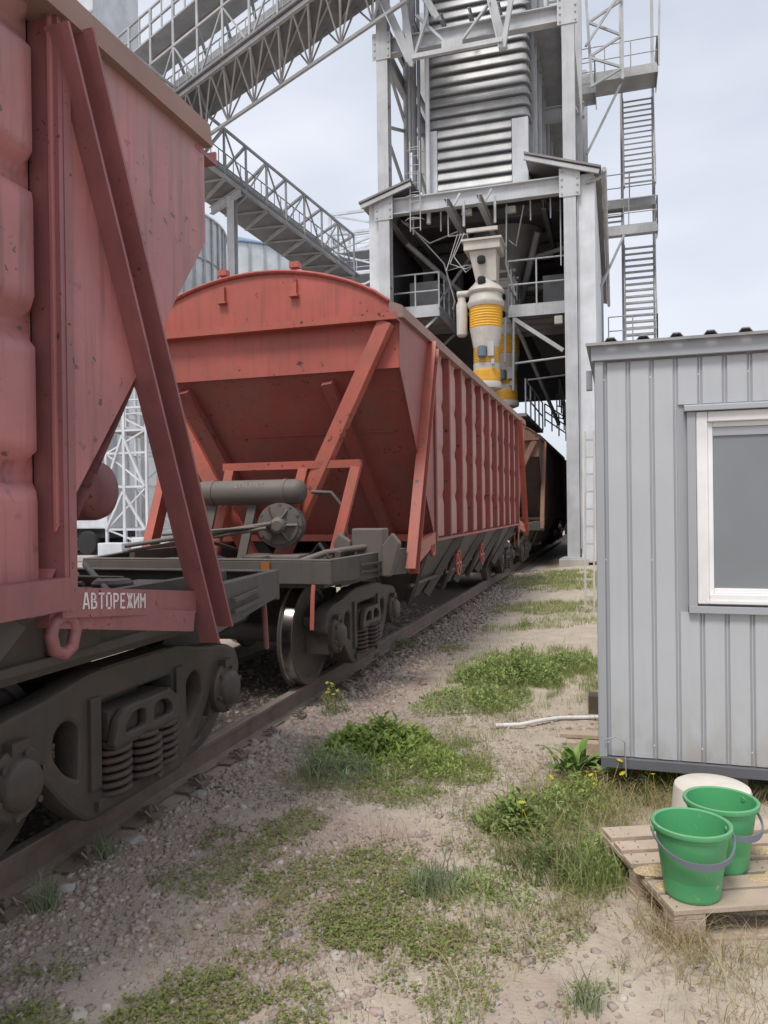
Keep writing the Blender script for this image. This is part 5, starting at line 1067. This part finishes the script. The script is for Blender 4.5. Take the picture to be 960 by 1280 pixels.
# grain dryer standing on the beam
dr = thing('grain_dryer', 'shiny corrugated silver grain dryer rising inside the tower frame', 'grain dryer', (-4.2, 24.3, 11.6))
DX0, DX1, DY0, DY1 = -5.75, -2.50, 24.2, 37.0
band = .345; z = 11.95; k = 0
while z < 21:
    low = k < 6; x0, x1 = (DX0 + .06, DX1 - .02) if not low else (DX0 + .35, DX1 - .52)
    b = MB(); prf = [(-.05, z), (.085, z + .015), (.09, z + .03), (.09, z + .05), (.075, z + .10), (.05, z + .17), (.025, z + .24), (.0, z + .31), (-.05, z + .33)]
    if low:
        b.add([(x0, DY0 - d, zz) for d, zz in prf] + [(x1, DY0 - d, zz) for d, zz in prf], [(i, i + 1, 10 + i, 9 + i) for i in range(8)])
    else:
        pts = [(x0, DY0 + 2.0), (x0, DY0 + .14), (x0 + .05, DY0 + .04), (x0 + .16, DY0), (x1 - .16, DY0), (x1 - .05, DY0 + .04), (x1, DY0 + .14), (x1, DY0 + .6)]
        for d, zz in prf:
            for i, (px_, py_) in enumerate(pts):
                nx = -1 if i < 2 else (1 if i > 5 else (-.7 if i == 2 else (.7 if i == 5 else 0))); ny_ = 0 if i in (0, 1, 6, 7) else (-.7 if i in (2, 5) else -1)
                b.v.append((px_ + nx * d, py_ + ny_ * d, zz))
        for i in range(8):
            for j in range(7): a = i * 8 + j; b.f.append((a, a + 1, a + 9, a + 8)); b.mi.append(0)
    b.build('front_sheet', M_GALV, dr, smooth=35); z += band; k += 1
MB().box((DX0 + .02, DY0 + .16, 11.6), (DX1 - .06, DY1, 21)).build('casing', M_GALD, dr)
MB().box((DX1 - .50, DY0 - .09, 11.75), (DX1 + .0, DY0 + .15, 13.95)).build('corner_panel', M_CLAD, dr); MB().box((DX0 + .12, DY0 - .09, 11.75), (DX0 + .34, DY0 + .15, 13.95)).build('corner_panel', M_CLAD, dr)
MB().box((DX0 + .1, DY0 - .16, 11.62), (DX1, DY0 - .02, 11.80)).build('base_angle', M_CLAD, dr)
for i in range(44):
    y = DY0 + .75 + i * .29; bar('side_fin', (DX1 + .02, y, 11.7), (DX1 + .02 + (.0 if i % 3 else .10), y, 21), .12, .07, M_CLAD if i % 2 else M_GALD, dr)

# external staircase tower
st = thing('stair_tower', 'open galvanised steel staircase zigzagging up beside the tower', 'staircase', (.6, 31, 0))
def flight(x0, x1, y0, z0, y1, z1):
    for x in (x0, x1): bar('stringer', (x, y0, z0), (x, y1, z1), .05, .22, M_GALD, st)
    n = max(2, round((z1 - z0) / .27))
    for i in range(n): u = (i + .6) / n; bar('step', (x0, y0 + (y1 - y0) * u, z0 + (z1 - z0) * u), (x1, y0 + (y1 - y0) * u, z0 + (z1 - z0) * u), .06, .30, M_GALD, st, up=(0, 1, .45))
    for x in (x0 - .03, x1 + .03):
        for h in (.55, 1.05): rod('handrail', (x, y0, z0 + h), (x, y1, z1 + h), .022, M_GALD, st)
        for u in (0, .33, .66, 1): rod('baluster', (x, y0 + (y1 - y0) * u, z0 + (z1 - z0) * u), (x, y0 + (y1 - y0) * u, z0 + (z1 - z0) * u + 1.05), .02, M_GALD, st)
def landing(x0, x1, y0, y1, z, rl=True):
    MB().box((x0, y0, z - .04), (x1, y1, z)).build('landing', M_GALD, st); MB().box((x0, y0 - .03, z - .28), (x1, y0 - .002, z)).build('edge_beam', M_GALD, st); MB().box((x1 + .002, y0, z - .26), (x1 + .03, y1, z)).build('edge_beam', M_GALD, st)
    if rl: railing(st, [(x0, y0, z), (x1, y0, z), (x1, y1, z)], 1.1, 1.0, M_GALD, .022, 1, .1)
flight(.45, 1.58, 31.3, 8.0, 32.9, 12.4); landing(-.45, 1.65, 31.2, 32.2, 12.6); landing(-.3, 1.62, 32.3, 33.4, 14.05)
flight(-.38, .38, 32.0, 12.6, 33.0, 14.0); flight(.45, 1.58, 31.3, 14.2, 32.9, 18.4); landing(-1.2, 1.7, 31.0, 32.6, 18.6); landing(-2.4, -.6, 30.6, 32.0, 18.0)
flight(-2.45, -1.45, 30.8, 17.6, 32.4, 23); landing(-.2, 1.6, 31.0, 32.0, 8.0)
for x in (.40, 1.64): bar('post', (x, 33.5, 0), (x, 33.5, 24), .12, .12, M_GALD, st); bar('post', (x, 31.1, 7.0), (x, 31.1, 8), .08, .08, M_GALD, st)
bar('post', (1.74, 31.05, 18.6), (1.86, 31.05, 23), .08, .08, M_GALD, st)
for p, q in [((.42, 31.2, 12.3), (-.5, 29.5, 9.8)), ((.42, 31.2, 18.3), (-.9, 29.5, 14.9)), ((-2.4, 30.7, 17.9), (-1.3, 30, 16.6))]: bar('support_strut', p, q, .07, .07, M_GALD, st)
for (pxa, pxb) in ((736, 778),):
    yA = 29.6; zs = [at(757, yy, yA).z for yy in (106, 88, 68, 48, 24, 4, -20)]; xa = at(736, 60, yA).x; xb = at(778, 60, yA).x
    bar('mast_leg', (xa + .1, yA, zs[0]), (xa - .1, yA, zs[-1]), .10, .10, M_GALD, st); bar('mast_leg', (xb, yA, zs[0] + .1), (xb, yA, zs[-1]), .10, .10, M_GALD, st)
    for i in range(6): bar('lacing', ((xa, xb)[i % 2], yA, zs[i]), ((xb, xa)[i % 2], yA, zs[i + 1]), .08, .08, M_GALD, st)
bar('lacing', at(732, 58, 29.4), at(776, -10, 29.4), .08, .08, M_GALD, st)

# ------------------------------------------------------------------ conveyor galleries
def gallery(name, label, A, B, side, width, hgt, bays, top_h, under=0.0, rails=True):
    """sloping box truss from A to B (centre line of the deck); side = direction of the near face"""
    A = Vector(A); B = Vector(B); d = B - A; s = Vector(side).normalized(); u = Vector((0, 0, 1)); hw = width / 2
    t = thing(name, label, 'conveyor gallery', tuple(A))
    b = MB(); b.bar(A + u * .05, B + u * .05, width - .1, .08); b.build('deck', mat('walkway_grating', (.20, .205, .215), .7, dirt=(.28, .285, .29), dirt_amt=.5, dscale=1.5), t)
    b = MB(); b.bar(A + u * .75, B + u * .75, .8 if under else .5, .5 if under else .2); b.build('conveyor_trough', M_GALD, t)
    nb = bays
    for sg in (1, -1):
        o = s * hw * sg
        for h, w_ in ((0, .13), (hgt, .09)): bar('chord', A + o + u * h, B + o + u * h, w_, w_, M_GALD, t)
        for i in range(nb + 1):
            p = A.lerp(B, i / nb) + o; bar('truss_post', p, p + u * hgt, .075, .075, M_GALD, t)
            if i < nb:
                q = A.lerp(B, (i + 1) / nb) + o
                if i % 2: bar('diagonal', p, q + u * hgt, .055, .055, M_GALD, t)
                else: bar('diagonal', p + u * hgt, q, .055, .055, M_GALD, t)
        if rails:
            for h in (.55, 1.1): rod('handrail', A + o * .82 + u * h, B + o * .82 + u * h, .025, M_GALD, t)
            for i in range(nb * 3): p = A.lerp(B, (i + .5) / nb / 3) + o * .82; rod('baluster', p, p + u * 1.1, .02, M_GALD, t)
    for i in range(nb + 1):
        p = A.lerp(B, i / nb); bar('cross_member', p - s * hw - u * .08, p + s * hw - u * .08, .10, .14, M_GALD, t); bar('cross_member', p - s * hw + u * hgt, p + s * hw + u * hgt, .10, .10, M_GALD, t)
        if i < nb: q = A.lerp(B, (i + 1) / nb); bar('deck_bracing', p - s * hw - u * .09, q + s * hw - u * .09, .06, .06, M_GALD, t)
    if under:
        bar('under_chord', A - u * under, B - u * under, .10, .10, M_GALD, t)
        for i in range(nb + 1):
            p = A.lerp(B, i / nb)
            for sg in (1, -1): bar('under_strut', p - u * under, p + s * hw * sg, .055, .055, M_GALD, t)
            if i < nb:
                q = A.lerp(B, (i + 1) / nb); mid = A.lerp(B, (i + .5) / nb)
                for sg in (1, -1): bar('under_diagonal', p - u * under, mid + s * hw * sg, .045, .045, M_GALD, t); bar('under_diagonal', q - u * under, mid + s * hw * sg, .045, .045, M_GALD, t)
    if top_h:
        for sg in (1,):
            o = s * hw * sg
            for h in (top_h, top_h + .55, top_h + 1.1): bar('upper_rail', A + o + u * h, B + o + u * h, .07, .07, M_GALD, t)
            for i in range(nb * 2 + 1): p = A.lerp(B, i / nb / 2) + o; bar('upper_post', p + u * (hgt if i % 2 == 0 else top_h), p + u * (top_h + 1.1), .09 if i % 2 == 0 else .05, .09 if i % 2 == 0 else .05, M_GALD, t)
            b = MB(); b.tube(A + u * (top_h + .2), B + u * (top_h + .2), .35, 12); b.build('upper_duct', M_DUST, t, smooth=60)
            b = MB(); b.bar(A + u * (top_h - .1), B + u * (top_h - .1), width * .8, .06); b.build('upper_deck', M_GALD, t)
    return t
gA = at(233, 138, 25.5); gB = at(423, 0, 23.2); gd_ = gB - gA
gallery('conveyor_gallery', 'large inclined lattice conveyor gallery climbing to the tower top', gA - gd_ * .75, gB + gd_ * .36, (.35, -1, 0), 2.0, 2.0, 12, 3.0, 1.5)
hA = at(250, 222, 27); hB = at(425, 350, 35); hd = hB - hA
g2 = gallery('conveyor_gallery', 'farther conveyor gallery sloping down to the right between silos and tower', hA - hd * .45, hB + hd * .02, (.75, -.66, 0), 2.4, 1.9, 11, 0, 0)
b_ = at(290, 246, 28.0); bar('support_column', (b_.x, b_.y, 0), (b_.x, b_.y, b_.z), .32, .32, M_TOWER, g2, 'ibeam')
bar('support_head', (b_.x - 1.3, b_.y + .6, b_.z - .2), (b_.x + .6, b_.y - .4, b_.z), .2, .3, M_TOWER, g2, 'ibeam')

# ------------------------------------------------------------------ silos
def silo(label, cx, cy, r, h, cone, roof=None):
    t = thing('grain_silo', label, 'silo', (cx, cy, 0), 0, 'corrugated steel silos')
    n = 72; rows = int(h / .085); b = MB(); base = 0
    for i in range(rows + 1):
        rr = r + (.022 if i % 2 else 0)
        for k in range(n): a = 2 * math.pi * k / n; b.v.append((cx + rr * math.cos(a), cy + rr * math.sin(a), h * i / rows))
    for i in range(rows):
        for k in range(n): a = i * n + k; c = i * n + (k + 1) % n; b.f.append((a, c, c + n, a + n)); b.mi.append(0)
    b.build('wall', M_SILO, t, smooth=80)
    b = MB(); b.lathe([(r + .15, h - .05), (r + .12, h + .05), (.6, h + cone), (.05, h + cone + .1)], n, Matrix.Translation((cx, cy, 0))); b.build('roof', roof or M_SROOF, t, smooth=30)
    for k in range(48):
        a = 2 * math.pi * k / 48
        if math.cos(a - math.atan2(-cy, -cx)) < -.1: continue
        bar('stiffener', (cx + (r + .05) * math.cos(a), cy + (r + .05) * math.sin(a), 0), (cx + (r + .05) * math.cos(a), cy + (r + .05) * math.sin(a), h), .14, .10, M_GALD, t, up=(math.cos(a), math.sin(a), 0))
    for q in (.72, .86): 
        b = MB(); b.lathe([(r + .06, h * q), (r + .11, h * q + .05), (r + .06, h * q + .1)], n, Matrix.Translation((cx, cy, 0)), False, False); b.build('wind_ring', M_GALD, t)
    return t
silo('tall silo whose right edge rises behind the nearest wagon', -25.7, 35.5, 5.6, 17.0, 2.4, M_SILO)
silo('blue roofed silo behind the conveyor column', -28.4, 53, 8.0, 19.9, 3.0)
silo('distant silo seen over the second wagon roof', -24.2, 72, 6.4, 17.5, 2.6)
ft = thing('elevator_tower', 'plain grey elevator tower top at the upper left edge', 'tower', (-25, 32, 0))
a = at(62, 44, 30); c = at(125, 42, 30); MB().box((a.x, 29.5, 0), (c.x, 33, 40)).build('shaft', M_CLAD, ft)
MB().box((a.x - .02, 29.46, 24.6), (c.x + .02, 29.499, 24.7)).build('joint_band', M_GALD, ft)

# lattice platform tower far behind, white scaffold tower in the gap
def lattice(label, xs, ys, zs, mt_, w_=.12, deck=None, name='lattice_tower'):
    t = thing(name, label, 'lattice tower', (xs[0], ys[0], 0)); cs = [(xs[0], ys[0]), (xs[1], ys[0]), (xs[1], ys[1]), (xs[0], ys[1])]
    for x, y in cs: bar('leg', (x, y, 0), (x, y, zs[-1]), w_, w_, mt_, t)
    for i, z in enumerate(zs):
        for k in range(4):
            p = cs[k]; q = cs[(k + 1) % 4]; bar('ledger', (*p, z), (*q, z), w_ * .8, w_ * .8, mt_, t)
            if i and (k % 2 == 0 or name == 'lattice_tower'): bar('brace', (*((p, q)[i % 2]), zs[i - 1]), (*((q, p)[i % 2]), z), w_ * .6, w_ * .6, mt_, t)
    for z in deck or ():
        MB().box((xs[0], ys[0], z - .05), (xs[1], ys[1], z + .05)).build('deck', M_GALD, t); railing(t, [(xs[0], ys[1], z), (xs[0], ys[0], z), (xs[1], ys[0], z)], 1.1, 1.2, mt_, .03, 1, 0)
    return t
lattice('far open lattice tower standing left of the loading tower', (-23.5, -17.5), (62, 67), [0, 4, 8, 12, 16, 20, 22, 24, 25.6, 27.3], M_CLAD, .26, (20, 22, 24))
sc_ = lattice('white lattice support tower in the gap between the wagons', (-19.6, -17.72), (26, 28), [.4, 1.05, 2.75, 4.1, 5.0, 5.9, 7.3, 9, 11], M_CLAD, .10, (5.1,), 'support_tower')
for i, (z0, z1) in enumerate(((1.05, 2.75), (2.75, 5.0))): 
    bar('strut', (-18.8, 25.95, z1 - .2), (-17.8, 25.95, z0), .09, .09, M_CLAD, sc_); bar('strut', (-18.8, 25.95, z1 - .2), (-19.6, 25.95, z0), .09, .09, M_CLAD, sc_)
bar('centre_post', (-18.75, 26, .4), (-18.75, 26, 9), .12, .12, M_CLAD, sc_)
for i, (x0, x1, y, z, lb) in enumerate([(-19.3, -18.2, 25.0, .55, 'white concrete block left of the other two in the gap between wagons'), (-18.0, -17.0, 25.3, .75, 'tallest white concrete block in the gap between wagons'), (-16.9, -15.2, 25.6, .6, 'long white concrete block nearest the orange wagon')]):
    tag(MB().box((x0, y, -.05), (x1, y + .7, z)).build('concrete_block', M_CLAD, None, bevel=.03), lb, 'concrete block', 'white blocks in the yard behind the train')
tag(MB().box((-24, 23.6, -.06), (-12.0, 24.6, .10)).build('concrete_slab', M_CONC, None), 'pale concrete slab in the yard behind the train', kind='structure')
tk = thing('parked_truck', 'pale truck parked in the yard, glimpsed between the wagons', 'truck', (-22, 27.4, 0))
MB().box((-25.6, 27.2, 1.05), (-20.4, 29.4, 2.9)).build('cargo_body', M_CLAD, tk, bevel=.05); MB().box((-25.6, 27.35, .65), (-20.5, 29.2, 1.045)).build('chassis', M_BLK, tk)
b = MB(); b.prism([(-28, 27.25, .7), (-25.7, 27.25, .7), (-25.7, 27.25, 2.9), (-27.3, 27.25, 2.9), (-28, 27.25, 1.9)], (0, 2.1, 0)); b.build('cab', M_CLAD, tk, bevel=.05)
for x in (-21.3, -22.5, -26.8):
    for y in (27.15, 29.15):
        b = MB(); b.lathe([(.28, 0), (.47, .02), (.5, .07), (.5, .22), (.47, .27), (.28, .28)], 24, Matrix.Translation((x, y, .46)) @ Matrix.Rotation(R(90), 4, 'X')); wl = b.build('wheel', M_BLK, tk, smooth=40)
        MB().lathe([(.27, .06), (.12, .0), (.1, .1), (.05, .11)], 16, Matrix.Translation((x, y, .46)) @ Matrix.Rotation(R(90), 4, 'X')).build('rim', M_GALD, wl, smooth=40)
